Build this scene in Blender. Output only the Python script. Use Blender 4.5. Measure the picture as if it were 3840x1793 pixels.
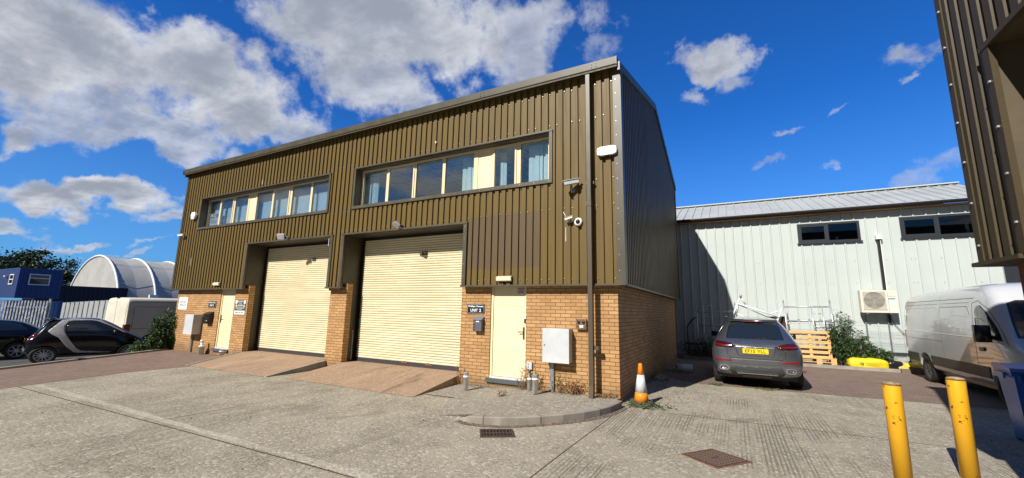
import bpy, bmesh, math, random
from mathutils import Vector, Matrix
from mathutils.bvhtree import BVHTree
from mathutils.geometry import tessellate_polygon
for o in list(bpy.data.objects): bpy.data.objects.remove(o)
S = bpy.context.scene
COL = S.collection
R = math.radians
random.seed(7)

# ---------------------------------------------------------------- camera
cd = bpy.data.cameras.new('camera'); cam = bpy.data.objects.new('camera', cd); COL.objects.link(cam)
cd.sensor_width = 36; cd.lens = 36*1556.8/3840; cd.clip_end = 3000; cd.clip_start = .05
CR, CU, CF = Vector((0.88541, 0.46439, 0.0197)), Vector((0.06167, -0.15937, 0.98529)), Vector((-0.4607, 0.87117, 0.16975))
m = Matrix((CR, CU, -CF)).transposed().to_4x4(); m.translation = (1.9871, -8.2638, 1.6936)
cam.matrix_world = m
S.camera = cam
S.render.resolution_x = 1024; S.render.resolution_y = 478

# ---------------------------------------------------------------- sun and sky
SUN = Vector((-.235, -.972, .775)).normalized()
ld = bpy.data.lights.new('sun', 'SUN'); ld.energy = 5.0; ld.angle = R(.5); ld.color = (1, .95, .87)
sun = bpy.data.objects.new('sun', ld); COL.objects.link(sun); sun.location = (-10, -30, 30)
sun.rotation_euler = SUN.to_track_quat('Z', 'Y').to_euler()
S.view_settings.view_transform = 'Standard'; S.view_settings.look = 'None'
S.view_settings.exposure = .35; S.view_settings.gamma = 1
W = bpy.data.worlds.new('World'); S.world = W; W.use_nodes = True
NT = W.node_tree; NT.nodes.clear()
def nd(t, tree=NT, **k):
    n = tree.nodes.new(t)
    for a, b in k.items(): setattr(n, a, b)
    return n
def lk(a, b, tree=NT): tree.links.new(a, b)
def mth(op, a, b=None, c=None, tree=NT, clamp=False):
    n = tree.nodes.new('ShaderNodeMath'); n.operation = op; n.use_clamp = clamp
    for i, v in enumerate((a, b, c)):
        if v is None: continue
        if isinstance(v, (int, float)): n.inputs[i].default_value = v
        else: tree.links.new(v, n.inputs[i])
    return n.outputs[0]
def mixc(f, a, b, tree=NT, mode='MIX'):
    n = tree.nodes.new('ShaderNodeMix'); n.data_type = 'RGBA'; n.blend_type = mode
    for s, v in ((n.inputs[0], f), (n.inputs[6], a), (n.inputs[7], b)):
        if isinstance(v, (int, float)): s.default_value = v
        elif isinstance(v, tuple): s.default_value = v if len(v) == 4 else v+(1,)
        else: tree.links.new(v, s)
    return n.outputs[2]
def smooth(x, a, b, tree=NT, lo=0, hi=1):
    n = tree.nodes.new('ShaderNodeMapRange'); n.interpolation_type = 'SMOOTHSTEP'
    tree.links.new(x, n.inputs[0])
    for i, v in enumerate((a, b, lo, hi)): n.inputs[i+1].default_value = v
    return n.outputs[0]
def vdot(v, c, tree=NT):
    n = tree.nodes.new('ShaderNodeVectorMath'); n.operation = 'DOT_PRODUCT'
    tree.links.new(v, n.inputs[0]); n.inputs[1].default_value = c
    return n.outputs['Value']
def noise(v, scale, detail=6, rough=.55, tree=NT, dist=0):
    n = tree.nodes.new('ShaderNodeTexNoise'); tree.links.new(v, n.inputs['Vector'])
    n.inputs['Scale'].default_value = scale; n.inputs['Detail'].default_value = detail
    n.inputs['Roughness'].default_value = rough; n.inputs['Distortion'].default_value = dist
    return n.outputs['Fac']
sky = nd('ShaderNodeTexSky'); sky.sky_type = 'NISHITA'; sky.sun_disc = False
sky.sun_elevation = math.asin(SUN.z); sky.sun_rotation = math.atan2(SUN.x, SUN.y)
sky.air_density = 1.0; sky.dust_density = .25; sky.ozone_density = 3.0
tc = nd('ShaderNodeTexCoord'); D = tc.outputs['Generated']
sep = nd('ShaderNodeSeparateXYZ'); lk(D, sep.inputs[0])
dz = mth('MAXIMUM', sep.outputs[2], 0.0)
# cloud deck: directions laid on a flat layer overhead
inv = mth('DIVIDE', 1.0, mth('ADD', dz, .10))
cx = nd('ShaderNodeCombineXYZ'); lk(mth('MULTIPLY', sep.outputs[0], inv), cx.inputs[0]); lk(mth('MULTIPLY', sep.outputs[1], inv), cx.inputs[1])
P = cx.outputs[0]
n_big = noise(P, 1.6, 8, .58); n_fine = noise(P, 5.0, 9, .62, dist=.25); n_soft = noise(P, 1.1, 4, .5)
n_iso = noise(D, 9.0, 10, .62, dist=.1); n_sm = noise(D, 26.0, 9, .62, dist=.2)
BLOBS = [b+[1 if i < 8 else (.4 if i < 12 or i in (16,) else 0)] for i, b in enumerate([[-0.899, 0.201, 0.389, 1.113, 5.649, -0.344, -3.179, 0.809, -7.766, 1.0], [-0.841, 0.363, 0.401, 1.62, 4.649, -0.816, -4.37, 0.34, -9.462, 1.0], [-0.91, 0.292, 0.295, 2.399, 7.228, 0.237, -5.867, 4.957, -22.995, 0.8], [-0.574, 0.574, 0.583, 2.215, 2.255, -0.041, -2.944, 4.41, -7.239, 1.0], [-0.641, 0.595, 0.486, 3.199, 5.431, -2.431, -6.114, 0.625, -8.828, 0.9], [-0.377, 0.717, 0.586, 6.474, 3.303, 0.129, -2.566, 5.234, -8.058, 0.8], [-0.796, 0.476, 0.374, 4.951, 9.849, -2.011, -8.175, 1.224, -18.93, 0.7], [-0.946, 0.269, 0.179, 2.611, 8.6, 0.891, -3.952, 5.41, -29.094, 1.0], [-0.912, 0.376, 0.164, 5.728, 13.125, 1.765, -2.988, 7.089, -32.831, 0.8], [-0.951, 0.178, 0.253, 5.56, 26.294, 2.38, -10.671, 12.803, -49.111, 0.9], [-0.973, 0.205, 0.106, 6.021, 27.021, 3.04, -7.083, 7.786, -80.388, 0.8], [-0.954, 0.282, 0.098, 13.49, 43.544, 6.199, -7.068, 18.667, -122.399, 0.75], [-0.927, 0.363, 0.097, 8.321, 20.862, 1.337, -12.727, 4.298, -137.495, 0.5], [-0.964, 0.247, 0.101, 8.327, 31.305, 2.983, -15.256, 10.562, -171.117, 0.5], [-0.214, 0.773, 0.598, 10.315, 5.985, -4.049, -10.543, 8.142, -14.294, 0.55], [-0.182, 0.824, 0.536, 16.686, 7.927, -6.532, -17.198, 12.334, -24.778, 0.4], [0.021, 0.865, 0.502, 12.62, -0.685, 0.65, -2.067, 10.812, -18.532, 1.0], [-0.046, 0.892, 0.45, 24.107, 0.057, 2.333, -1.231, 21.307, -42.357, 0.75], [0.033, 0.886, 0.463, 23.654, -0.092, -1.495, -9.849, 20.405, -38.345, 0.7], [0.283, 0.849, 0.447, 22.086, -10.044, 5.083, 19.132, 16.789, -44.043, 0.72], [0.28, 0.867, 0.413, 68.122, -30.569, 18.024, 51.112, 31.012, -99.606, 0.6], [0.131, 0.923, 0.361, 64.512, -14.011, 12.483, 30.611, 42.16, -118.748, 0.6], [0.198, 0.909, 0.366, 35.11, -15.616, 19.864, 113.075, 20.833, -112.883, 0.45], [0.1, 0.949, 0.3, 45.979, -10.15, 16.767, 64.956, 31.666, -121.684, 0.4], [0.181, 0.938, 0.294, 63.983, -13.261, 2.897, 11.147, 47.761, -159.38, 0.4], [0.29, 0.925, 0.243, 8.442, -2.802, 0.583, 10.879, 10.885, -54.349, 0.42], [-0.268, 0.897, 0.351, 17.596, 5.343, -0.237, -6.514, 14.167, -41.222, 0.4], [-0.863, 0.418, 0.284, 12.501, 19.18, 9.77, 2.55, 34.943, -43.655, 0.7], [-0.94, 0.334, 0.074, 5.955, 16.259, 2.257, -5.993, 18.07, -156.651, 0.6]])]
field = None; 
pert = mth('ADD', mth('MULTIPLY', mth('SUBTRACT', n_big, .5), 1.0), mth('ADD', mth('MULTIPLY', mth('SUBTRACT', n_fine, .5), 1.1), mth('ADD', mth('MULTIPLY', mth('SUBTRACT', n_iso, .5), 2.4), mth('MULTIPLY', mth('SUBTRACT', n_sm, .5), 1.5))))
thick = None; alpha = None
def noisec(v, scale, detail, amt):
    n = NT.nodes.new('ShaderNodeTexNoise'); lk(v, n.inputs['Vector']); n.inputs['Scale'].default_value = scale; n.inputs['Detail'].default_value = detail; n.inputs['Roughness'].default_value = .6
    a = NT.nodes.new('ShaderNodeVectorMath'); a.operation = 'SUBTRACT'; lk(n.outputs['Color'], a.inputs[0]); a.inputs[1].default_value = (.5, .5, .5)
    s = NT.nodes.new('ShaderNodeVectorMath'); s.operation = 'SCALE'; lk(a.outputs[0], s.inputs[0]); s.inputs['Scale'].default_value = amt; return s.outputs[0]
def vadd(a, b):
    n = NT.nodes.new('ShaderNodeVectorMath'); n.operation = 'ADD'; lk(a, n.inputs[0]); lk(b, n.inputs[1]); return n.outputs[0]
DW = vadd(vadd(D, noisec(D, 4.0, 3, .22)), noisec(D, 14.0, 6, .10))
for b in BLOBS:
    c, g1, g2, w = b[0:3], b[3:6], b[6:9], b[9]
    dc = mth('MAXIMUM', vdot(DW, c), .02)
    a = mth('DIVIDE', vdot(DW, g1), dc); e = mth('DIVIDE', vdot(DW, g2), dc)
    r2 = mth('ADD', mth('MULTIPLY', a, a), mth('MULTIPLY', e, e))
    f0 = mth('SUBTRACT', 1.0, mth('SQRT', r2))
    big = b[10]
    al = mth('MULTIPLY', mth('MULTIPLY', smooth(mth('ADD', mth('MULTIPLY', f0, .85+1.0*big), mth('MULTIPLY', pert, 1.15-.35*big)), -.05-.10*big, .85-.12*big), w), smooth(f0, -.9, -.2))
    alpha = al if alpha is None else mth('MAXIMUM', alpha, al)
    th = mth('MULTIPLY', f0, w*(.3+.7*big))
    thick = th if thick is None else mth('MAXIMUM', thick, th)
# scattered cloud over the half of the sky behind the photographer
back = mth('MULTIPLY', smooth(mth('ADD', n_big, mth('MULTIPLY', n_fine, .25)), .60, .75), smooth(sep.outputs[1], .05, -.25))
alpha = mth('MAXIMUM', alpha, mth('MULTIPLY', back, .9), clamp=True)
mps = nd('ShaderNodeMapping'); mps.inputs['Rotation'].default_value = (0, 0, R(25)); mps.inputs['Scale'].default_value = (1, 2.6, 1); lk(P, mps.inputs[0])
n_str = noise(mps.outputs[0], 1.5, 7, .55, dist=.4)
shade = smooth(mth('ADD', mth('MULTIPLY', thick, .55), mth('ADD', mth('MULTIPLY', mth('SUBTRACT', n_str, .5), 2.4), mth('ADD', mth('MULTIPLY', mth('SUBTRACT', n_fine, .5), 1.6), mth('MULTIPLY', mth('SUBTRACT', n_iso, .5), .9)))), -.55, .75)
ccol = mixc(shade, (10.0, 10.3, 11.0), (4.3, 4.8, 5.9))
skyc = mixc(1.0, sky.outputs[0], (.20, .92, 1.95), mode='MULTIPLY')
low = smooth(sep.outputs[2], 0.0, .45)
skyc = mixc(low, mixc(.45, skyc, (2.6, 5.6, 9.6)), skyc)
col = mixc(alpha, skyc, ccol)
# half the sky towards the sun dimmed to weaken fill light in the shade
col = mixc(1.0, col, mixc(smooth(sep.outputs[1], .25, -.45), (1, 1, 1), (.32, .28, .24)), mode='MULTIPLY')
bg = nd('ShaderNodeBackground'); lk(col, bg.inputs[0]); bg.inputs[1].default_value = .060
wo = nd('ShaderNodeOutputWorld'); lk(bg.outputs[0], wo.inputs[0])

# ---------------------------------------------------------------- materials
def mat(name, c, rough=.6, metal=0., c2=None, sc=3., det=5, bump=0., bsc=40., spec=.5, coat=0., mixr=(.35, .65), stretch=None, trans=None):
    m = bpy.data.materials.new(name); m.use_nodes = True; t = m.node_tree
    b = t.nodes['Principled BSDF']
    b.inputs['Base Color'].default_value = (*c, 1); b.inputs['Roughness'].default_value = rough
    b.inputs['Metallic'].default_value = metal; b.inputs['Specular IOR Level'].default_value = spec
    if coat: b.inputs['Coat Weight'].default_value = coat; b.inputs['Coat Roughness'].default_value = .04
    tcn = t.nodes.new('ShaderNodeTexCoord'); v = tcn.outputs['Object']
    if stretch:
        mp = t.nodes.new('ShaderNodeMapping'); mp.inputs['Scale'].default_value = stretch; t.links.new(v, mp.inputs[0]); v = mp.outputs[0]
    if c2:
        f = smooth(noise(v, sc, det, .6, t), mixr[0], mixr[1], t)
        t.links.new(mixc(f, c, c2, t), b.inputs['Base Color'])
    if bump:
        bn = t.nodes.new('ShaderNodeBump'); bn.inputs['Strength'].default_value = bump; bn.inputs['Distance'].default_value = .01
        t.links.new(noise(v, bsc, 4, .6, t), bn.inputs['Height']); t.links.new(bn.outputs[0], b.inputs['Normal'])
    return m
def basics(name):
    m = bpy.data.materials.new(name); m.use_nodes = True; t = m.node_tree
    return m, t, t.nodes['Principled BSDF'], t.nodes.new('ShaderNodeTexCoord').outputs['Object']
def sxyz(v, t):
    s = t.nodes.new('ShaderNodeSeparateXYZ'); t.links.new(v, s.inputs[0]); return s.outputs
def bumpn(t, b, h, strength, dist=.01):
    bn = t.nodes.new('ShaderNodeBump'); bn.inputs['Strength'].default_value = strength; bn.inputs['Distance'].default_value = dist
    t.links.new(h, bn.inputs['Height']); t.links.new(bn.outputs[0], b.inputs['Normal'])

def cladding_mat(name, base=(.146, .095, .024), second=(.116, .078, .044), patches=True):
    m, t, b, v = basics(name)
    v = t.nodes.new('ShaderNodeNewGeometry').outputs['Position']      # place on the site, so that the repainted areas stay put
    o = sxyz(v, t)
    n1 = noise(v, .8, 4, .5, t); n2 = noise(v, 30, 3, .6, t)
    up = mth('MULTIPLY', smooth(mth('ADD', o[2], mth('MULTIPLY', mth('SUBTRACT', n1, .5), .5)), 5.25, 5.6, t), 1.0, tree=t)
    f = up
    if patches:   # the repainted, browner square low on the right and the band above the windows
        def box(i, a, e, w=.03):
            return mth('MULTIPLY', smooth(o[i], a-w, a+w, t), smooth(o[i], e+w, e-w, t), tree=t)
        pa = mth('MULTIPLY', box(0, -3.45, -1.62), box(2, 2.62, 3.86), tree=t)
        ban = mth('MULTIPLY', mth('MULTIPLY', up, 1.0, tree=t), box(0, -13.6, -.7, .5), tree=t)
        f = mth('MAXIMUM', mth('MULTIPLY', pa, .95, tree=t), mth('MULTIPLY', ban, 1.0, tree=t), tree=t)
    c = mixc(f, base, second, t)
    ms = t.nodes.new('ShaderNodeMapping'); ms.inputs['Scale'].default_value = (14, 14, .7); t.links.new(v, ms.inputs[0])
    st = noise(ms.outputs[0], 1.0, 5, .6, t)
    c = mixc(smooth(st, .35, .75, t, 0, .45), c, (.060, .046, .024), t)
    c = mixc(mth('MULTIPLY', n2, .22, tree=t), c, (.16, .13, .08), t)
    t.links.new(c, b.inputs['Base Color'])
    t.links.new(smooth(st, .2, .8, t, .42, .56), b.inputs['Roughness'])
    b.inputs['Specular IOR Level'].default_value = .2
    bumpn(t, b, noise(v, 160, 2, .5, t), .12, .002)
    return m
def brick_mat(name, c1, c2, mort, bw=.225, rh=.075, ms=.008, horizontal=False, bmp=.6):
    m, t, b, v = basics(name)
    o = sxyz(v, t)
    cm = t.nodes.new('ShaderNodeCombineXYZ')
    if horizontal: t.links.new(o[0], cm.inputs[0]); t.links.new(o[1], cm.inputs[1])
    else: t.links.new(mth('ADD', o[0], o[1], tree=t), cm.inputs[0]); t.links.new(o[2], cm.inputs[1])
    br = t.nodes.new('ShaderNodeTexBrick'); t.links.new(cm.outputs[0], br.inputs['Vector'])
    br.inputs['Scale'].default_value = 1; br.inputs['Brick Width'].default_value = bw; br.inputs['Row Height'].default_value = rh
    br.inputs['Mortar Size'].default_value = ms; br.inputs['Mortar Smooth'].default_value = .35; br.inputs['Bias'].default_value = 0
    br.inputs['Color1'].default_value = (*c1, 1); br.inputs['Color2'].default_value = (*c2, 1); br.inputs['Mortar'].default_value = (*mort, 1)
    n1 = noise(v, 1.3, 5, .6, t); n2 = noise(v, 26, 4, .65, t)
    c = mixc(smooth(n1, .35, .7, t, 0, .35), br.outputs['Color'], tuple(x*.72 for x in c2), t)
    c = mixc(smooth(n2, .45, .75, t, 0, .35), c, tuple(x*.6 for x in c1), t)
    if not horizontal:      # splash dirt near the ground and a few pale salts
        c = mixc(mth('MULTIPLY', smooth(mth('ADD', o[2], mth('MULTIPLY', n1, -.5, tree=t), tree=t), .12, -.22, t), .55, tree=t), c, (.13, .09, .055), t)
        c = mixc(smooth(noise(v, 2.6, 5, .6, t), .66, .78, t, 0, .35), c, (.55, .46, .36), t)
    t.links.new(c, b.inputs['Base Color']); b.inputs['Roughness'].default_value = .9; b.inputs['Specular IOR Level'].default_value = .25
    h = mth('ADD', mth('MULTIPLY', br.outputs['Fac'], -1.0, tree=t), mth('MULTIPLY', n2, .35, tree=t), tree=t)
    bumpn(t, b, h, bmp, .008)
    return m
def concrete_mat(name, base=(.40, .355, .27), grooves=True, stain=(.26, .235, .19), warm=None):
    m, t, b, v = basics(name)
    o = sxyz(v, t)
    nl = noise(v, .35, 5, .6, t); nm = noise(v, 2.2, 5, .6, t); ns = noise(v, 42, 3, .7, t); nf = noise(v, 120, 2, .6, t)
    c = mixc(smooth(nl, .35, .65, t), base, tuple(x*.90 for x in base), t)
    c = mixc(smooth(nm, .5, .85, t, 0, .3), c, stain, t)
    vo = t.nodes.new('ShaderNodeTexVoronoi'); t.links.new(v, vo.inputs['Vector']); vo.inputs['Scale'].default_value = 75
    vb = t.nodes.new('ShaderNodeTexVoronoi'); t.links.new(v, vb.inputs['Vector']); vb.inputs['Scale'].default_value = 27
    np_ = noise(v, 1.1, 4, .6, t)
    spk = smooth(np_, .35, .65, t, .35, 1)
    c = mixc(mth('MULTIPLY', smooth(vo.outputs['Color'], .60, .72, t), mth('MULTIPLY', spk, .75, tree=t), tree=t), c, (.13, .115, .09), t)
    c = mixc(mth('MULTIPLY', smooth(vb.outputs['Distance'], .42, .62, t), mth('MULTIPLY', spk, .35, tree=t), tree=t), c, (.18, .155, .12), t)
    c = mixc(mth('MULTIPLY', smooth(vb.outputs['Color'], .72, .8, t), .5, tree=t), c, (.56, .53, .46), t)
    c = mixc(smooth(ns, .56, .72, t, 0, .6), c, (.52, .49, .43), t)
    c = mixc(smooth(ns, .44, .30, t, 0, .6), c, (.12, .105, .085), t)
    hgt = mth('ADD', mth('SUBTRACT', mth('MULTIPLY', ns, .9, tree=t), mth('MULTIPLY', vb.outputs['Distance'], .9, tree=t), tree=t), mth('MULTIPLY', nf, .5, tree=t), tree=t)
    if grooves:
        oil = noise(v, .75, 3, .45, t, .6)
        c = mixc(smooth(oil, .665, .74, t, 0, .38), c, (.13, .115, .09), t)
        mt_ = t.nodes.new('ShaderNodeMapping'); mt_.inputs['Scale'].default_value = (2.2, .12, 1); mt_.inputs['Rotation'].default_value = (0, 0, .35); t.links.new(v, mt_.inputs[0])
        c = mixc(smooth(noise(mt_.outputs[0], 1.6, 4, .5, t), .60, .72, t, 0, .22), c, (.20, .175, .14), t)
        # tamping grooves that run towards the building, strong in patches and worn away elsewhere
        ms = t.nodes.new('ShaderNodeMapping'); ms.inputs['Scale'].default_value = (1, .035, 1); t.links.new(v, ms.inputs[0])
        wob = noise(ms.outputs[0], 2.0, 3, .5, t)
        ln = noise(ms.outputs[0], 9, 3, .5, t)
        gm = smooth(noise(v, .55, 3, .5, t), .42, .62, t)
        g = mth('SINE', mth('MULTIPLY', mth('ADD', o[0], mth('MULTIPLY', wob, .12, tree=t), tree=t), 130., tree=t), tree=t)
        g = mth('MULTIPLY', smooth(g, .0, .95, t), mth('MULTIPLY', gm, smooth(ln, .38, .55, t), tree=t), tree=t)
        c = mixc(mth('MULTIPLY', g, .75, tree=t), c, tuple(x*.42 for x in base), t)
        hgt = mth('SUBTRACT', hgt, mth('MULTIPLY', g, 1.2, tree=t), tree=t)
    if warm:
        mw = t.nodes.new('ShaderNodeMapping'); mw.inputs['Scale'].default_value = (1.6, .45, 1); mw.inputs['Rotation'].default_value = (0, 0, .5); t.links.new(v, mw.inputs[0])
        st = noise(mw.outputs[0], 1.5, 8, .68, t, 1.2)
        c = mixc(smooth(st, .30, .70, t, .80, .35), c, warm, t); c = mixc(smooth(st, .52, .72, t, 0, .75), c, (.17, .105, .065), t); c = mixc(smooth(st, .46, .30, t, 0, .5), c, (.50, .36, .25), t)
    t.links.new(c, b.inputs['Base Color']); b.inputs['Roughness'].default_value = .92; b.inputs['Specular IOR Level'].default_value = .2
    bumpn(t, b, hgt, .8, .007)
    return m
def glass_mat(name, tint=(.75, .85, .9), refl=.12, gain=1.0):
    m = bpy.data.materials.new(name); m.use_nodes = True; t = m.node_tree; t.nodes.clear()
    tr = t.nodes.new('ShaderNodeBsdfTransparent'); tr.inputs[0].default_value = (*tint, 1)
    gl = t.nodes.new('ShaderNodeBsdfGlossy'); gl.inputs[0].default_value = (1, 1, 1, 1); gl.inputs[1].default_value = .01
    fr = t.nodes.new('ShaderNodeLayerWeight'); fr.inputs[0].default_value = .35
    f = mth('ADD', mth('MULTIPLY', fr.outputs['Fresnel'], gain, tree=t), refl, tree=t, clamp=True)
    mx = t.nodes.new('ShaderNodeMixShader'); t.links.new(f, mx.inputs[0]); t.links.new(tr.outputs[0], mx.inputs[1]); t.links.new(gl.outputs[0], mx.inputs[2])
    ou = t.nodes.new('ShaderNodeOutputMaterial'); t.links.new(mx.outputs[0], ou.inputs[0])
    return m
def wear_mat(name, c, wear, rough=.45, sc=9., lo=.62, hi=.68):
    m, t, b, v = basics(name)
    n = noise(v, sc, 8, .65, t); n2 = noise(v, 3, 4, .5, t)
    cc = mixc(smooth(n2, .3, .7, t, 0, .3), c, tuple(x*.8 for x in c), t)
    t.links.new(mixc(smooth(n, lo, hi, t), cc, wear, t), b.inputs['Base Color']); b.inputs['Roughness'].default_value = rough
    bumpn(t, b, n, .15, .004)
    return m
def leaf_mat(name, a, b2, c3):
    m, t, b, v = basics(name)
    n = noise(v, 1.4, 3, .5, t); n2 = noise(v, 14, 3, .6, t)
    c = mixc(smooth(n, .35, .65, t), a, b2, t); c = mixc(smooth(n2, .5, .7, t, 0, .7), c, c3, t)
    t.links.new(c, b.inputs['Base Color']); b.inputs['Roughness'].default_value = .55
    return m
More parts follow.
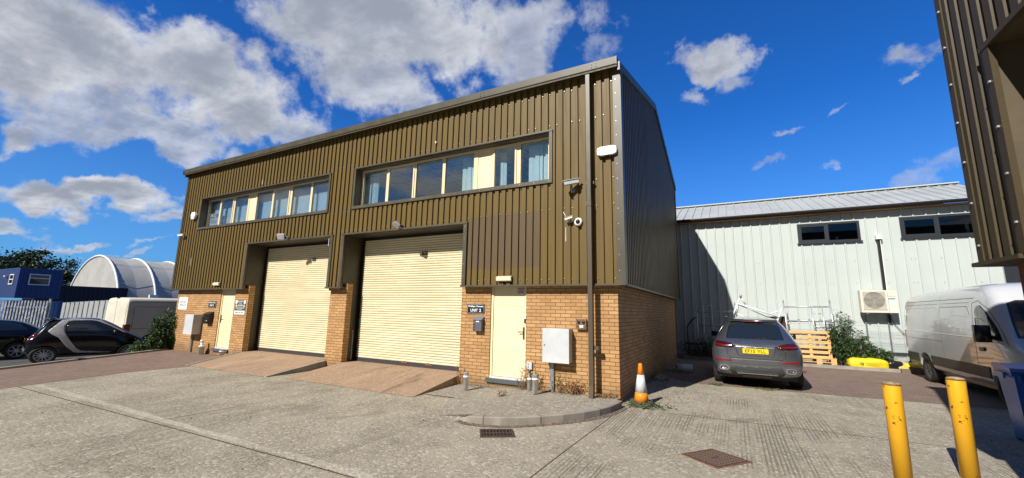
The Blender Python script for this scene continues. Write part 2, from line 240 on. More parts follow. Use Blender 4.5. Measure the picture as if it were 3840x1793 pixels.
M = dict(
 clad=cladding_mat('olive brown cladding'),
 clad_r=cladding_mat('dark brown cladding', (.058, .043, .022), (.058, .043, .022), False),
 trim=mat('grey brown trim', (.090, .078, .052), .42, c2=(.066, .058, .040), sc=2.5, bump=.05, bsc=90, spec=.45),
 steel_dark=mat('dark brown painted steel', (.055, .045, .028), .5, c2=(.040, .034, .022), sc=2),
 brick=brick_mat('yellow orange brick', (.56, .33, .15), (.41, .225, .095), (.15, .098, .052)),
 cream=mat('cream paint', (.78, .69, .45), .45, c2=(.71, .62, .40), sc=1.6, det=6),
 shutter=mat('cream shutter slats', (.76, .69, .47), .5, c2=(.68, .61, .40), sc=.9, det=7, stretch=(1, 1, 5)),
 uframe=mat('cream window frame', (.74, .62, .40), .35),
 rubber=mat('black rubber', (.018, .018, .020), .7),
 rust=mat('rust', (.16, .055, .02), .9, c2=(.28, .12, .05), sc=20),
 black=mat('black plastic', (.012, .012, .013), .35),
 white=mat('white paint', (.80, .80, .78), .45),
 offwhite=mat('weathered white plastic', (.80, .80, .78), .5, c2=(.62, .61, .57), sc=6),
 grey=mat('light grey enamel', (.56, .58, .60), .4, c2=(.48, .50, .52), sc=2),
 galv=mat('galvanised steel', (.36, .38, .40), .42, .6, c2=(.27, .29, .31), sc=14),
 alu=mat('dull aluminium tube', (.60, .61, .63), .38, .5, c2=(.42, .43, .45), sc=12),
 navy=mat('navy enamel', (.012, .014, .028), .3),
 concrete=concrete_mat('yard concrete'),
 apron=concrete_mat('apron concrete', (.33, .30, .245), False),
 ramp=concrete_mat('stained ramp concrete', (.36, .27, .19), False, (.24, .15, .095), warm=(.37, .235, .15)),
 band=concrete_mat('smooth joint concrete', (.50, .46, .37), False),
 kerb=mat('kerb concrete', (.33, .30, .25), .9, c2=(.24, .215, .175), sc=2.2, det=8, bump=.35, bsc=55),
 pavers=brick_mat('red brown block paving', (.27, .195, .16), (.20, .145, .12), (.085, .065, .055), .21, .105, .008, True, .4),
 pavers_old=brick_mat('dusty block paving', (.26, .185, .145), (.215, .15, .12), (.17, .12, .095), .21, .105, .006, True, .5),
 asphalt=mat('asphalt', (.060, .060, .062), .9, c2=(.085, .083, .08), sc=2, bump=.5, bsc=90),
 soil=mat('dry soil', (.10, .075, .05), 1., c2=(.17, .14, .10), sc=7, bump=.8, bsc=25),
 grassland=mat('rough grass', (.055, .075, .025), 1., c2=(.09, .09, .04), sc=.3, bump=.6, bsc=20),
 glass=glass_mat('window glass', (.90, .96, 1.0), .12, .55),
 glass_d=glass_mat('dark window glass', (.35, .38, .42), .06),
 blind=mat('pale vertical blind', (.74, .84, .88), .8, c2=(.68, .78, .84), sc=5, stretch=(6, 1, .5)),
 curtain=mat('pale curtain', (.70, .78, .74), .9),
 room=mat('office wall', (.78, .84, .86), .9),
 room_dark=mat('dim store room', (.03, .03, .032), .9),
 ceiling=brick_mat('ceiling tiles', (.82, .84, .85), (.80, .82, .83), (.25, .26, .27), .6, .6, .02, True, .1),
 wpanel=mat('white grey steel sheet', (.50, .548, .525), .42, c2=(.48, .528, .505), sc=.8, bump=.04, bsc=60),
 wroof=mat('pale roof sheet', (.44, .46, .46), .45, c2=(.38, .40, .40), sc=.7),
 anth=mat('anthracite frame', (.022, .026, .034), .4),
 gutter_b=mat('black gutter', (.016, .015, .015), .4),
 wood_o=mat('orange brown timber', (.42, .22, .10), .8),
 pallet=mat('yellow pallet wood', (.72, .42, .17), .75, c2=(.60, .33, .12), sc=3, stretch=(1, 8, 8), bump=.2, bsc=30),
 ply=mat('weathered plywood', (.50, .38, .17), .8, c2=(.38, .28, .12), sc=3),
 sleeper=mat('grey brown timber', (.20, .145, .10), .9, c2=(.13, .095, .065), sc=6, stretch=(1, 6, 6)),
 ybag=mat('yellow woven bag', (.78, .60, .015), .5, c2=(.64, .47, .01), sc=3, bump=.35, bsc=9),
 bbag=mat('black polythene', (.015, .015, .017), .25, bump=.8, bsc=6),
 green=mat('green print', (.06, .22, .05), .6),
 ac=mat('ivory casing', (.68, .64, .54), .45),
 bollard=wear_mat('worn yellow paint', (.78, .40, .015), (.09, .035, .012), .42, 8., .615, .635),
 bollard_top=mat('dusty bollard top', (.38, .31, .18), .9, c2=(.20, .14, .07), sc=25),
 blue_bin=mat('blue bin plastic', (.018, .11, .42), .33, c2=(.025, .13, .48), sc=3),
 cone_o=wear_mat('dirty orange plastic', (.85, .25, .008), (.35, .15, .05), .5, 8., .6, .75),
 cone_w=mat('reflective white sleeve', (.72, .72, .72), .5, c2=(.55, .55, .54), sc=9),
 cone_b=mat('grey rubber base', (.10, .10, .095), .9, c2=(.06, .06, .058), sc=9),
 iron=mat('rusty cast iron', (.085, .050, .034), .7, c2=(.055, .036, .028), sc=14, bump=.3, bsc=60),
 pit=mat('dark pit', (.004, .004, .004), 1.),
 suv=mat('graphite metallic paint', (.20, .21, .235), .24, .80, coat=.9, c2=(.18, .19, .215), sc=3),
 van=mat('silver grey van paint', (.58, .59, .61), .22, .15, coat=.8),
 cvan=mat('cream white van paint', (.70, .66, .55), .45, c2=(.62, .58, .48), sc=1.5),
 bcar=mat('black car paint', (.005, .005, .007), .14, 0, coat=.35, spec=.35),
 silver=mat('silver cell paint', (.50, .485, .48), .4, .35, c2=(.36, .345, .34), sc=3),
 cglass=mat('dark car glass', (.012, .016, .018), .04, spec=.9, coat=.35),
 tyre=mat('tyre rubber', (.016, .016, .017), .75),
 rim=mat('alloy rim', (.55, .56, .58), .35, .35),
 rim_s=mat('steel rim', (.10, .10, .11), .5, .5),
 chrome=mat('chrome', (.75, .75, .77), .12, 1.),
 red=mat('red lens', (.22, .006, .010), .15, coat=.8),
 red_d=mat('dark red lens', (.040, .004, .007), .15, coat=.8),
 plate=mat('yellow plate', (.85, .58, .01), .4),
 clad_t=mat('unpainted bumper plastic', (.035, .036, .038), .55),
 bark=mat('bark', (.07, .05, .035), .95, c2=(.11, .085, .06), sc=9),
 stem=mat('dry stem', (.20, .10, .045), .9),
 leaf=leaf_mat('buddleia leaf', (.030, .070, .018), (.060, .115, .030), (.09, .15, .05)),
 leaf2=leaf_mat('tree leaf', (.016, .032, .009), (.034, .056, .014), (.055, .075, .022)),
 leaf3=leaf_mat('pale leaf', (.12, .16, .06), (.16, .20, .08), (.2, .24, .1)),
 leafdry=leaf_mat('dry weed', (.22, .10, .04), (.14, .10, .035), (.10, .12, .04)),
 flower=mat('mauve flower', (.22, .12, .24), .8),
 cont_b=mat('blue container paint', (.055, .14, .36), .55, c2=(.045, .12, .32), sc=1.),
 cont_n=mat('navy container paint', (.025, .055, .19), .5),
 cont_k=mat('black blue container paint', (.006, .008, .022), .6),
 cont_g=mat('grey blue container paint', (.10, .115, .16), .6),
 poly=mat('pale netting cover', (.40, .40, .385), .8, c2=(.34, .34, .33), sc=.6),
 hoop=mat('white hoop tube', (.70, .74, .76), .5),
 pal=mat('weathered palisade steel', (.42, .45, .47), .6, .2, c2=(.14, .155, .165), sc=5),
 sheet=mat('grey profiled sheet', (.36, .375, .38), .5, .0, c2=(.30, .31, .32), sc=1.),
 navy_s=mat('navy sign', (.010, .012, .022), .25, coat=.5),
 maroon=mat('maroon print', (.16, .03, .03), .5),
 pinkish=mat('faded notice', (.55, .42, .42), .6),
 orange_p=mat('torn paper edge', (.75, .48, .25), .8),
 bluet=mat('blue lettering', (.10, .12, .30), .5),
 magenta=mat('magenta lettering', (.42, .02, .16), .5),
 teal=mat('teal badge', (.02, .22, .25), .4),
 grey_s=mat('dark grey sign', (.075, .078, .082), .4),
 brass=mat('tarnished brass', (.16, .10, .045), .35, .7),
 slate=mat('slate sill', (.075, .085, .095), .6),
)
# ---------------------------------------------------------------- builders
def WM(o):
    m = o.matrix_basis.copy()
    return WM(o.parent) @ m if o.parent else m
class MB:
    def __init__(s): s.b = bmesh.new(); s.mi = 0
    def box(s, x0, x1, y0, y1, z0, z1):
        vs = [s.b.verts.new((x, y, z)) for x in (x0, x1) for y in (y0, y1) for z in (z0, z1)]
        for f in ((0, 1, 3, 2), (4, 6, 7, 5), (0, 4, 5, 1), (2, 3, 7, 6), (0, 2, 6, 4), (1, 5, 7, 3)):
            s.b.faces.new([vs[i] for i in f]).material_index = s.mi
        return s
    def obox(s, c, size, rot=(0, 0, 0), taper=1.):
        mm = Matrix.Translation(c) @ (rot if isinstance(rot, Matrix) else Matrix.Rotation(rot[2], 4, 'Z') @ Matrix.Rotation(rot[1], 4, 'Y') @ Matrix.Rotation(rot[0], 4, 'X'))
        h = [d/2 for d in size]
        vs = []
        for x in (-1, 1):
            for y in (-1, 1):
                for z in (-1, 1):
                    k = taper if z > 0 else 1
                    vs.append(s.b.verts.new(mm @ Vector((x*h[0]*k, y*h[1]*k, z*h[2]))))
        for f in ((0, 1, 3, 2), (4, 6, 7, 5), (0, 4, 5, 1), (2, 3, 7, 6), (0, 2, 6, 4), (1, 5, 7, 3)):
            s.b.faces.new([vs[i] for i in f]).material_index = s.mi
        return s
    def prism(s, pts, ext, cap=True):
        """planar loop of 3d points extruded by a vector"""
        e = Vector(ext); a = [s.b.verts.new(p) for p in pts]; c = [s.b.verts.new(Vector(p)+e) for p in pts]; n = len(pts)
        for i in range(n):
            s.b.faces.new((a[i], a[(i+1) % n], c[(i+1) % n], c[i])).material_index = s.mi
        if cap:
            s.b.faces.new(a[::-1]).material_index = s.mi; s.b.faces.new(c).material_index = s.mi
        return s
    def quad(s, *p):
        f = s.b.faces.new([s.b.verts.new(q) for q in p]); f.material_index = s.mi; return s
    def strip(s, A, B):
        a = [s.b.verts.new(p) for p in A]; c = [s.b.verts.new(p) for p in B]
        for i in range(len(a)-1): s.b.faces.new((a[i], a[i+1], c[i+1], c[i])).material_index = s.mi
        return s
    def tube(s, pts, r, n=8, r2=None, cap=True):
        pts = [Vector(p) for p in pts]; rings = []
        for i, p in enumerate(pts):
            d = (pts[min(i+1, len(pts)-1)] - pts[max(i-1, 0)]).normalized()
            u = d.orthogonal().normalized() if i == 0 else (u - d*u.dot(d)).normalized()
            w = d.cross(u); k = i/max(1, len(pts)-1); rr = r if r2 is None else r+(r2-r)*k
            rings.append([s.b.verts.new(p + (u*math.cos(2*math.pi*j/n) + w*math.sin(2*math.pi*j/n))*rr) for j in range(n)])
        for a, c in zip(rings, rings[1:]):
            for j in range(n):
                f = s.b.faces.new((a[j], a[(j+1) % n], c[(j+1) % n], c[j])); f.smooth = n > 5; f.material_index = s.mi
        if cap and n > 2: s.b.faces.new(rings[0][::-1]); s.b.faces.new(rings[-1])
        return s
    def lathe(s, prof, c=(0, 0, 0), axis='Z', n=32, flat=False):
        """prof: (radius, height) pairs"""
        c = Vector(c); rings = []
        for r, h in prof:
            ring = []
            for j in range(n):
                a = 2*math.pi*j/n; x, y = math.cos(a)*r, math.sin(a)*r
                v = {'Z': (x, y, h), 'X': (h, x, y), 'Y': (x, h, y)}[axis]
                ring.append(s.b.verts.new(c+Vector(v)))
            rings.append(ring)
        for a, d in zip(rings, rings[1:]):
            for j in range(n):
                f = s.b.faces.new((a[j], a[(j+1) % n], d[(j+1) % n], d[j])); f.smooth = not flat; f.material_index = s.mi
        for r, rev in ((rings[0], 1), (rings[-1], 0)):
            f = s.b.faces.new(r[::-1] if rev else r); f.material_index = s.mi
        return s
    def build(s, name, mt, parent=None, local=False, bevel=0., smooth=False, clean=True):
        if bevel:
            es = [e for e in s.b.edges if len(e.link_faces) == 2 and e.calc_face_angle(0) > .6]
            bmesh.ops.bevel(s.b, geom=es, offset=bevel, segments=2, profile=.5, affect='EDGES')
        if clean: bmesh.ops.recalc_face_normals(s.b, faces=s.b.faces)
        if smooth:
            for f in s.b.faces: f.smooth = True
        me = bpy.data.meshes.new(name); s.b.to_mesh(me); s.b.free()
        if parent is not None and not local: me.transform(WM(parent).inverted())
        for x in (mt if isinstance(mt, (list, tuple)) else [mt]): me.materials.append(M[x] if isinstance(x, str) else x)
        o = bpy.data.objects.new(name, me); COL.objects.link(o)
        if parent is not None: o.parent = parent
        return o
def tag(o, label=None, cat=None, group=None, kind=None):
    for k, v in (('label', label), ('category', cat), ('group', group), ('kind', kind)):
        if v: o[k] = v
    return o
def thing(name, label, cat, loc=(0, 0, 0), rz=0, group=None):
    o = bpy.data.objects.new(name, None); o.empty_display_size = .2; COL.objects.link(o)
    o.location = loc; o.rotation_euler = (0, 0, rz)
    return tag(o, label, cat, group)
def copy_tree(o, parent=None):
    c = o.copy(); COL.objects.link(c); c.parent = parent
    for ch in [x for x in bpy.data.objects if x.parent == o and x != c]: copy_tree(ch, c)
    return c
def one(mb, name, mt, label, cat, loc, **k):
    """a thing that is one mesh, with its origin at its base"""
    g = k.pop('group', None)
    bm_loc = Vector(loc)
    o = mb.build(name, mt, **k); o.data.transform(Matrix.Translation(-bm_loc)); o.location = bm_loc
    return tag(o, label, cat, g)
def text(s, w, h, origin, u, n, mt, parent, name='lettering', bold=0., ext=.002, spacing=1.):
    """flat raised lettering fitted in a w x h box whose lower left is origin; u = reading direction, n = outward normal"""
    cu = bpy.data.curves.new('t', 'FONT'); cu.body = s; cu.align_x = 'LEFT'; cu.extrude = .01; cu.offset = bold; cu.space_character = spacing
    cu.resolution_u = 3
    ob = bpy.data.objects.new('t', cu); COL.objects.link(ob)
    dg = bpy.context.evaluated_depsgraph_get(); dg.update()
    me = bpy.data.meshes.new_from_object(ob.evaluated_get(dg)); bpy.data.objects.remove(ob); bpy.data.curves.remove(cu)
    xs = [v.co.x for v in me.vertices]; ys = [v.co.y for v in me.vertices]
    x0, x1, y0, y1 = min(xs), max(xs), min(ys), max(ys)
    U = Vector(u).normalized(); N = Vector(n).normalized(); V = N.cross(U)
    for v in me.vertices:
        v.co = Vector(origin) + U*((v.co.x-x0)/(x1-x0)*w) + V*((v.co.y-y0)/(y1-y0)*h) + N*((v.co.z+.01)/.02*ext)
    if parent is not None: me.transform(WM(parent).inverted())
    me.materials.clear(); me.materials.append(M[mt]); me.name = name
    o = bpy.data.objects.new(name, me); COL.objects.link(o)
    if parent is not None: o.parent = parent
    return o
def struct(o): o['kind'] = 'structure'; return o

# ribbed sheet: runs along u from s0 to s1; n = outward; crown at depth 0, pan at -d
def ribs(mb, O, u, n, s0, s1, z0, z1, pitch=.175, d=.042, crown=.100, slope=.008, phase=0.):
    O, u, n = Vector(O), Vector(u), Vector(n)
    zf0 = z0 if callable(z0) else (lambda s: z0); zf1 = z1 if callable(z1) else (lambda s: z1)
    pts = []
    k = math.floor((s0-phase)/pitch)-1
    prof = [(0, 0), (crown, 0), (crown+slope, -d), (pitch-slope, -d)]
    def at(s):
        q = (s-phase) % pitch
        for (a, da), (b, db) in zip(prof, prof[1:]+[(pitch, 0)]):
            if a <= q <= b: return da+(db-da)*(q-a)/max(1e-9, b-a)
        return 0
    S_ = [s0]
    while phase+k*pitch < s1+pitch:
        for q, dd in prof:
            s = phase+k*pitch+q
            if s0+1e-4 < s < s1-1e-4: S_.append(s)
        k += 1
    S_.append(s1)
    A = [O+u*s+n*at(s)+Vector((0, 0, zf0(s))) for s in S_]; B = [O+u*s+n*at(s)+Vector((0, 0, zf1(s))) for s in S_]
    mb.strip(A, B)
    return mb
# leaf cards scattered through a volume
def leaves(mb, fn, count, size, asp=.35, droop=0.):
    for _ in range(count):
        c = fn()
        if c is None: continue
        d = Vector((random.gauss(0, 1), random.gauss(0, 1), random.gauss(0, .7)-droop)).normalized()
        w = d.cross(Vector((random.gauss(0, 1), random.gauss(0, 1), random.gauss(0, 1)))).normalized()
        L = size*random.uniform(.6, 1.3); c = Vector(c)
        vs = [mb.b.verts.new(p) for p in (c-d*L*.5, c-w*L*asp*.5+d*L*.05, c+d*L*.5, c+w*L*asp*.5+d*L*.05)]
        mb.b.faces.new(vs)
    return mb
def clumps(center, rad, n, r0, flat=.8):
    """clump centres on and inside an ellipsoid"""
    out = []
    for _ in range(n):
        while True:
            v = Vector((random.uniform(-1, 1), random.uniform(-1, 1), random.uniform(-1, 1)))
            if .35 < v.length < 1: break
        out.append((Vector(center)+Vector((v.x*rad[0], v.y*rad[1], v.z*rad[2])), r0*random.uniform(.6, 1.3)))
    def fn():
        c, r = random.choice(out)
        g = Vector((random.gauss(0, .45), random.gauss(0, .45), random.gauss(0, .45*flat)))*r
        return c+g
    return fn
def split_islands(o):
    """one object per separate piece (pieces whose boxes touch stay together)"""
    bm = bmesh.new(); bm.from_mesh(o.data); bm.faces.ensure_lookup_table(); seen = set(); isl = []
    for f in bm.faces:
        if f.index in seen: continue
        st = [f]; seen.add(f.index); g = []
        while st:
            q = st.pop(); g.append(q)
            for e in q.edges:
                for h in e.link_faces:
                    if h.index not in seen: seen.add(h.index); st.append(h)
        vs = [v.co for q in g for v in q.verts]; isl.append([{q.index for q in g}, [min(v[i] for v in vs) for i in range(3)], [max(v[i] for v in vs) for i in range(3)]])
    ch = True
    while ch:
        ch = False
        for i in range(len(isl)):
            for j in range(i+1, len(isl)):
                a, b = isl[i], isl[j]
                if all(a[1][k] <= b[2][k]+.006 and b[1][k] <= a[2][k]+.006 for k in range(3)):
                    a[0] |= b[0]; a[1] = [min(x, y) for x, y in zip(a[1], b[1])]; a[2] = [max(x, y) for x, y in zip(a[2], b[2])]; isl.pop(j); ch = True; break
            if ch: break
    if len(isl) > 1:
        for k, a in enumerate(isl):
            c = bm.copy(); c.faces.ensure_lookup_table()
            bmesh.ops.delete(c, geom=[f for f in c.faces if f.index not in a[0]], context='FACES')
            if k == 0: keep = c; continue
            me = bpy.data.meshes.new(o.data.name); c.to_mesh(me); c.free()
            for m_ in o.data.materials: me.materials.append(m_)
            n = bpy.data.objects.new(o.name.split('.')[0], me); COL.objects.link(n); n.parent = o.parent; n.matrix_basis = o.matrix_basis
        keep.to_mesh(o.data); keep.free()
    bm.free()
# outline conformed to a body: poly in the plane across `axis`, projected along it from `frm`
def conform(name, poly, axis, frm, bvh, mt, parent, off=.006, depth=.02, cuts=4, fallback=None, mx=.06):
    b = bmesh.new(); ai = 'XYZ'.index(axis); oth = [i for i in range(3) if i != ai]
    sgn = 1 if frm > 0 else -1
    vs = []
    for p in poly:
        q = [0, 0, 0]; q[oth[0]], q[oth[1]] = p; q[ai] = frm; vs.append(b.verts.new(q))
    for tri in tessellate_polygon([[Vector((p[0], p[1], 0)) for p in poly]]):
        try: b.faces.new([vs[i] for i in tri])
        except ValueError: pass
    for _ in range(cuts+2):
        L = [e for e in b.edges if e.calc_length() > mx]
        if not L: break
        bmesh.ops.subdivide_edges(b, edges=L, cuts=1); bmesh.ops.triangulate(b, faces=b.faces[:])
    dr = Vector((0, 0, 0)); dr[ai] = -sgn
    for v in b.verts:
        h = bvh.ray_cast(v.co, dr)
        if h[0] is None: h = bvh.find_nearest(v.co+dr*(abs(frm)-.8)) if fallback is None else (Vector([fallback if i == ai else v.co[i] for i in range(3)]),)
        v.co = Vector([h[0][i] if i == ai else v.co[i] for i in range(3)]) - dr*off if h[0] is not None else v.co
    ex = bmesh.ops.extrude_face_region(b, geom=b.faces[:])
    bmesh.ops.translate(b, vec=dr*depth, verts=[g for g in ex['geom'] if isinstance(g, bmesh.types.BMVert)])
    bmesh.ops.recalc_face_normals(b, faces=b.faces)
    for f in b.faces: f.smooth = abs(f.normal[ai]) > .25
    me = bpy.data.meshes.new(name); b.to_mesh(me); b.free(); me.materials.append(M[mt] if isinstance(mt, str) else mt)
    o = bpy.data.objects.new(name, me); COL.objects.link(o); o.parent = parent
    return o
def car_body(stations, wheels, mt, root, name='body', sub=2, wr=.36, wdepth=.30, halfw=.9, crease_low=False):
    """stations: (y, [(x,z) half section from bottom centre to top centre])"""
    b = bmesh.new(); rings = []
    for y, sec in stations:
        rings.append([b.verts.new((x, y, z)) for x, z in sec] + [b.verts.new((-x, y, z)) for x, z in sec[-2:0:-1]])
    for A, B in zip(rings, rings[1:]):
        n = len(A)
        for j in range(n): b.faces.new((A[j], B[j], B[(j+1) % n], A[(j+1) % n]))
    def cap(r, rev):
        n = len(r); h = n//2
        # bridge left and right halves with quads
        for j in range(h):
            a, c = r[j], r[j+1]; d, e = r[(n-j-1) % n], r[(n-j) % n]
            vs = []
            for q in (a, c, d, e):
                if q not in vs: vs.append(q)
            if len(vs) > 2:
                try: b.faces.new(vs[::-1] if rev else vs)
                except ValueError: pass
    cap(rings[0], False); cap(rings[-1], True)
    bmesh.ops.recalc_face_normals(b, faces=b.faces)
    for f in b.faces: f.smooth = True
    me = bpy.data.meshes.new('tmp'); b.to_mesh(me); b.free()
    o = bpy.data.objects.new('tmp', me); COL.objects.link(o)
    md = o.modifiers.new('s', 'SUBSURF'); md.levels = md.render_levels = sub
    cut = []
    for (wy, wx, r) in wheels:
        for sg in (-1, 1):
            c = MB().lathe([(r, (halfw-wdepth)*sg), (r, (halfw+.25)*sg)], (0, wy, wx), 'X', 40, True).build('cut', 'black')
            cut.append(c); bo = o.modifiers.new('b', 'BOOLEAN'); bo.operation = 'DIFFERENCE'; bo.object = c; bo.solver = 'EXACT'
    dg = bpy.context.evaluated_depsgraph_get(); dg.update()
    m2 = bpy.data.meshes.new_from_object(o.evaluated_get(dg)); m2.name = name
    for c in cut+[o]: bpy.data.objects.remove(c)
    m2.materials.clear(); m2.materials.append(M[mt])
    bb = bmesh.new(); bb.from_mesh(m2)
    for f in bb.faces: f.smooth = True; f.material_index = 0
    for e in bb.edges:
        if len(e.link_faces) == 2 and e.calc_face_angle(0) > .7: e.smooth = False
    bvh = BVHTree.FromBMesh(bb); bb.to_mesh(m2); bb.free()
    r = bpy.data.objects.new(name, m2); COL.objects.link(r); r.parent = root
    return r, bvh
def wheel(root, x, y, r, w, rimm='rim', spokes=10, z=None, twin=True):
    sg = 1 if x > 0 else -1; z = r if z is None else z
    ty = MB().lathe([(r*.70, -w/2*sg), (r*.93, -w/2*sg), (r, -w*.36*sg), (r, w*.36*sg), (r*.93, w/2*sg), (r*.68, w/2*sg), (r*.66, w*.25*sg)], (x, y, z), 'X', 36).build('wheel', 'tyre', root, True)
    mb = MB(); o = w*.40*sg
    mb.lathe([(r*.64, -w*.4*sg), (r*.71, o*1.05), (r*.66, o*1.1), (r*.61, o*.7), (r*.60, -w*.35*sg)], (x, y, z), 'X', 36)
    mb.lathe([(r*.16, 0), (r*.15, o*.9), (r*.08, o*1.0)], (x, y, z), 'X', 16)
    for k in range(spokes):
        a = 2*math.pi*k/spokes
        ca, sa = math.cos(a), math.sin(a); hw = r*.035
        pts = []
        for rr, ww in ((.12, 1.5), (.64, .9)):
            for s2 in (-1, 1): pts.append((rr*r, s2*hw*ww))
        q = [(x+o*.92, y+ca*p-sa*t, z+sa*p+ca*t) for p, t in (pts[0], pts[2], pts[3], pts[1])]
        mb.prism(q, (-.02*sg, 0, 0))
    mb.build('rim', rimm, ty, True)
    MB().lathe([(r*.60, w*.0*sg), (r*.60, -w*.05*sg)], (x, y, z), 'X', 24).build('brake_disc', 'rim_s', ty, True)
    return ty
# ---------------------------------------------------------------- ground
def sheet(pts, z, name, mt, thick=0.):
    mb = MB()
    if thick: mb.prism([(x, y, z) for x, y in pts], (0, 0, -thick))
    else: mb.quad(*[(x, y, z) for x, y in pts])
    return struct(mb.build(name, mt))
sheet([(-900, -900), (900, -900), (900, 1200), (-900, 1200)], -.47, 'ground', 'grassland')
sheet([(-46, -60), (-12, -60), (-12, 30), (-46, 30)], -.42, 'car_park', 'asphalt', .2)
kline = [(-10.2, -12.6), (-12.6, -8.2), (-14.13, -4.69), (-15.1, -3.0), (-15.55, -2.1), (-16.5, -.55), (-16.95, .4)]
yard = [(14, -20), (14, 9.62), (-16.8, 9.62)] + kline[::-1] + [(-8, -20)]
sheet(yard, 0., 'concrete_yard', 'concrete', .5)
sheet([(-11.35, -.002), (-11.37, -1.93), (-11.34, -3.3), (-10.75, -5.18), (-9.3, -9.4), (-8.2, -12.4)] + kline[:-1] + [(-16.85, .3), (-16.8, -.002)], .004, 'block_paving', 'pavers_old')
sheet([(-.0, 4.7), (.75, 3.55), (1.2, 3.40), (4.2, 3.52), (13.9, 4.1), (13.9, 9.45), (.05, 9.45)], .004, 'block_paving', 'pavers')
sheet([(14, 9.62), (14, 30), (-16.8, 30), (-16.8, 9.62)], .05, 'verge', 'soil', .5)
# joints and cracks in the slab, cut as thin dark sealed strips
mb = MB()
def joint(pts, w, z=.003):
    for (a, b) in zip(pts, pts[1:]):
        d = Vector((b[0]-a[0], b[1]-a[1], 0)).normalized(); q = Vector((-d.y, d.x, 0))*w/2
        A = Vector((a[0], a[1], z)); B = Vector((b[0], b[1], z))
        mb.quad(A-q, B-q, B+q, A+q)
joint([(-10.7, -5.16), (-5.5, -5.04), (-2.23, -4.98), (3, -4.98), (13, -4.98)], .020)
joint([(-5.56, -5.0), (-5.53, -3.7), (-5.50, -1.6)], .007)
joint([(.02, -4.97), (.05, -3), (.10, -1.05)], .013)
joint([(.75, -.30), (2.44, -.24), (13, -.2)], .012, .0035)
joint([(5.9, -4.9), (5.9, -.25)], .009)
struct(mb.build('yard_joint', 'iron'))
mb = MB(); rr = random.Random(3)
xs = [-10.7+i*.35 for i in range(70)]
mb.strip([(x, -4.955+rr.uniform(-.01, .01)+.012*(x+10)*0, .002) for x in xs], [(x, -4.83+rr.uniform(-.018, .018), .002) for x in xs])
struct(mb.build('yard_joint_band', 'band'))
mb = MB()
mb.quad((-3.6, -1.33, .012), (-1.95, -1.33, .03), (-1.95, 0, .05), (-3.6, 0, .03)); struct(mb.build('door_slab', 'apron'))
# raised apron island with its kerb
outer = [(-1.86, -2.60), (-1.68, -2.66), (-1.42, -2.63), (-1.18, -2.53), (-.96, -2.38), (-.70, -2.13), (-.45, -1.84), (-.22, -1.50), (-.06, -1.16), (.04, -.85), (.09, -.52), (.10, -.30)]
def inset(path, d):
    out = []
    for i, p in enumerate(path):
        a = Vector(path[max(0, i-1)]); b = Vector(path[min(len(path)-1, i+1)]); t = (b-a).normalized()
        out.append((p[0]-t.y*d, p[1]+t.x*d))
    return out
inner = inset(outer, .125)
hz = [.03, .10]+[.12]*(len(outer)-2)
mb = MB()
mb.strip([(x, y, -.01) for x, y in outer], [(x, y, h-.012) for (x, y), h in zip(outer, hz)])
o2 = inset(outer, .015)
mb.strip([(x, y, h-.012) for (x, y), h in zip(outer, hz)], [(x, y, h) for (x, y), h in zip(o2, hz)])
mb.strip([(x, y, h) for (x, y), h in zip(o2, hz)], [(x, y, h) for (x, y), h in zip(inner, hz)])
mb.strip([(x, y, h) for (x, y), h in zip(inner, hz)], [(x, y, -.01) for x, y in inner])
struct(mb.build('kerb', 'kerb'))
mb = MB()
for i in (2, 5, 8):
    x, y = outer[i]; xi, yi = inner[i]; n = Vector((x-xi, y-yi, 0)).normalized(); t = Vector((-n.y, n.x, 0))*.005
    A = Vector((x, y, 0))+n*.003; B = Vector((xi, yi, 0))
    mb.quad(A-t+Vector((0, 0, .0)), A+t+Vector((0, 0, .0)), A+t+Vector((0, 0, .11)), A-t+Vector((0, 0, .11)))
    mb.quad(A-t*1+Vector((0, 0, .1225)), A+t+Vector((0, 0, .1225)), B+t+Vector((0, 0, .1225)), B-t+Vector((0, 0, .1225)))
struct(mb.build('kerb_joint', 'iron'))
mb = MB()
top = [(x, y, .105) for x, y in inner[1:]] + [(.0, -.012, .10), (-1.9, -.012, .08), (-1.95, -1.3, .08)]
mb.prism(top, (0, 0, -.12))
mb.quad((-1.9, -.012, .08), (-2.75, -.02, .045), (-2.9, -1.5, .004), (-1.95, -1.3, .08)); mb.quad((-1.95, -1.3, .08), (-2.9, -1.5, .004), (-2.35, -2.5, .002), inner[1]+(.105,)); mb.b.faces.new([mb.b.verts.new(p) for p in (inner[1]+(.105,), (-2.35, -2.5, .002), (-1.88, -2.62, .003), inner[0]+(.03,))])
struct(mb.build('apron', 'apron', clean=False))
strip = inset(outer, -.10)
mb = MB(); mb.strip([(x, y, .006) for x, y in outer], [(x, y, .006) for x, y in strip]); struct(mb.build('kerb_channel', 'pavers'))
# left kerb and right kerb
def kerb_run(path, w, z0, z1, name='kerb', mt='kerb'):
    mb = MB(); ins = inset(path, w)
    mb.strip([(x, y, z0) for x, y in path], [(x, y, z1) for x, y in path]); mb.strip([(x, y, z1) for x, y in path], [(x, y, z1) for x, y in ins])
    mb.strip([(x, y, z1) for x, y in ins], [(x, y, z0) for x, y in ins]); return struct(mb.build(name, mt))
kerb_run(kline[:4], .13, -.45, .05); kerb_run([(-15.2, -2.8), (-15.55, -2.1), (-16.5, -.55), (-16.85, .3)], .13, -.45, .05)
kerb_run([(.2, 9.50), (13.9, 9.50)], .14, -.05, .10)
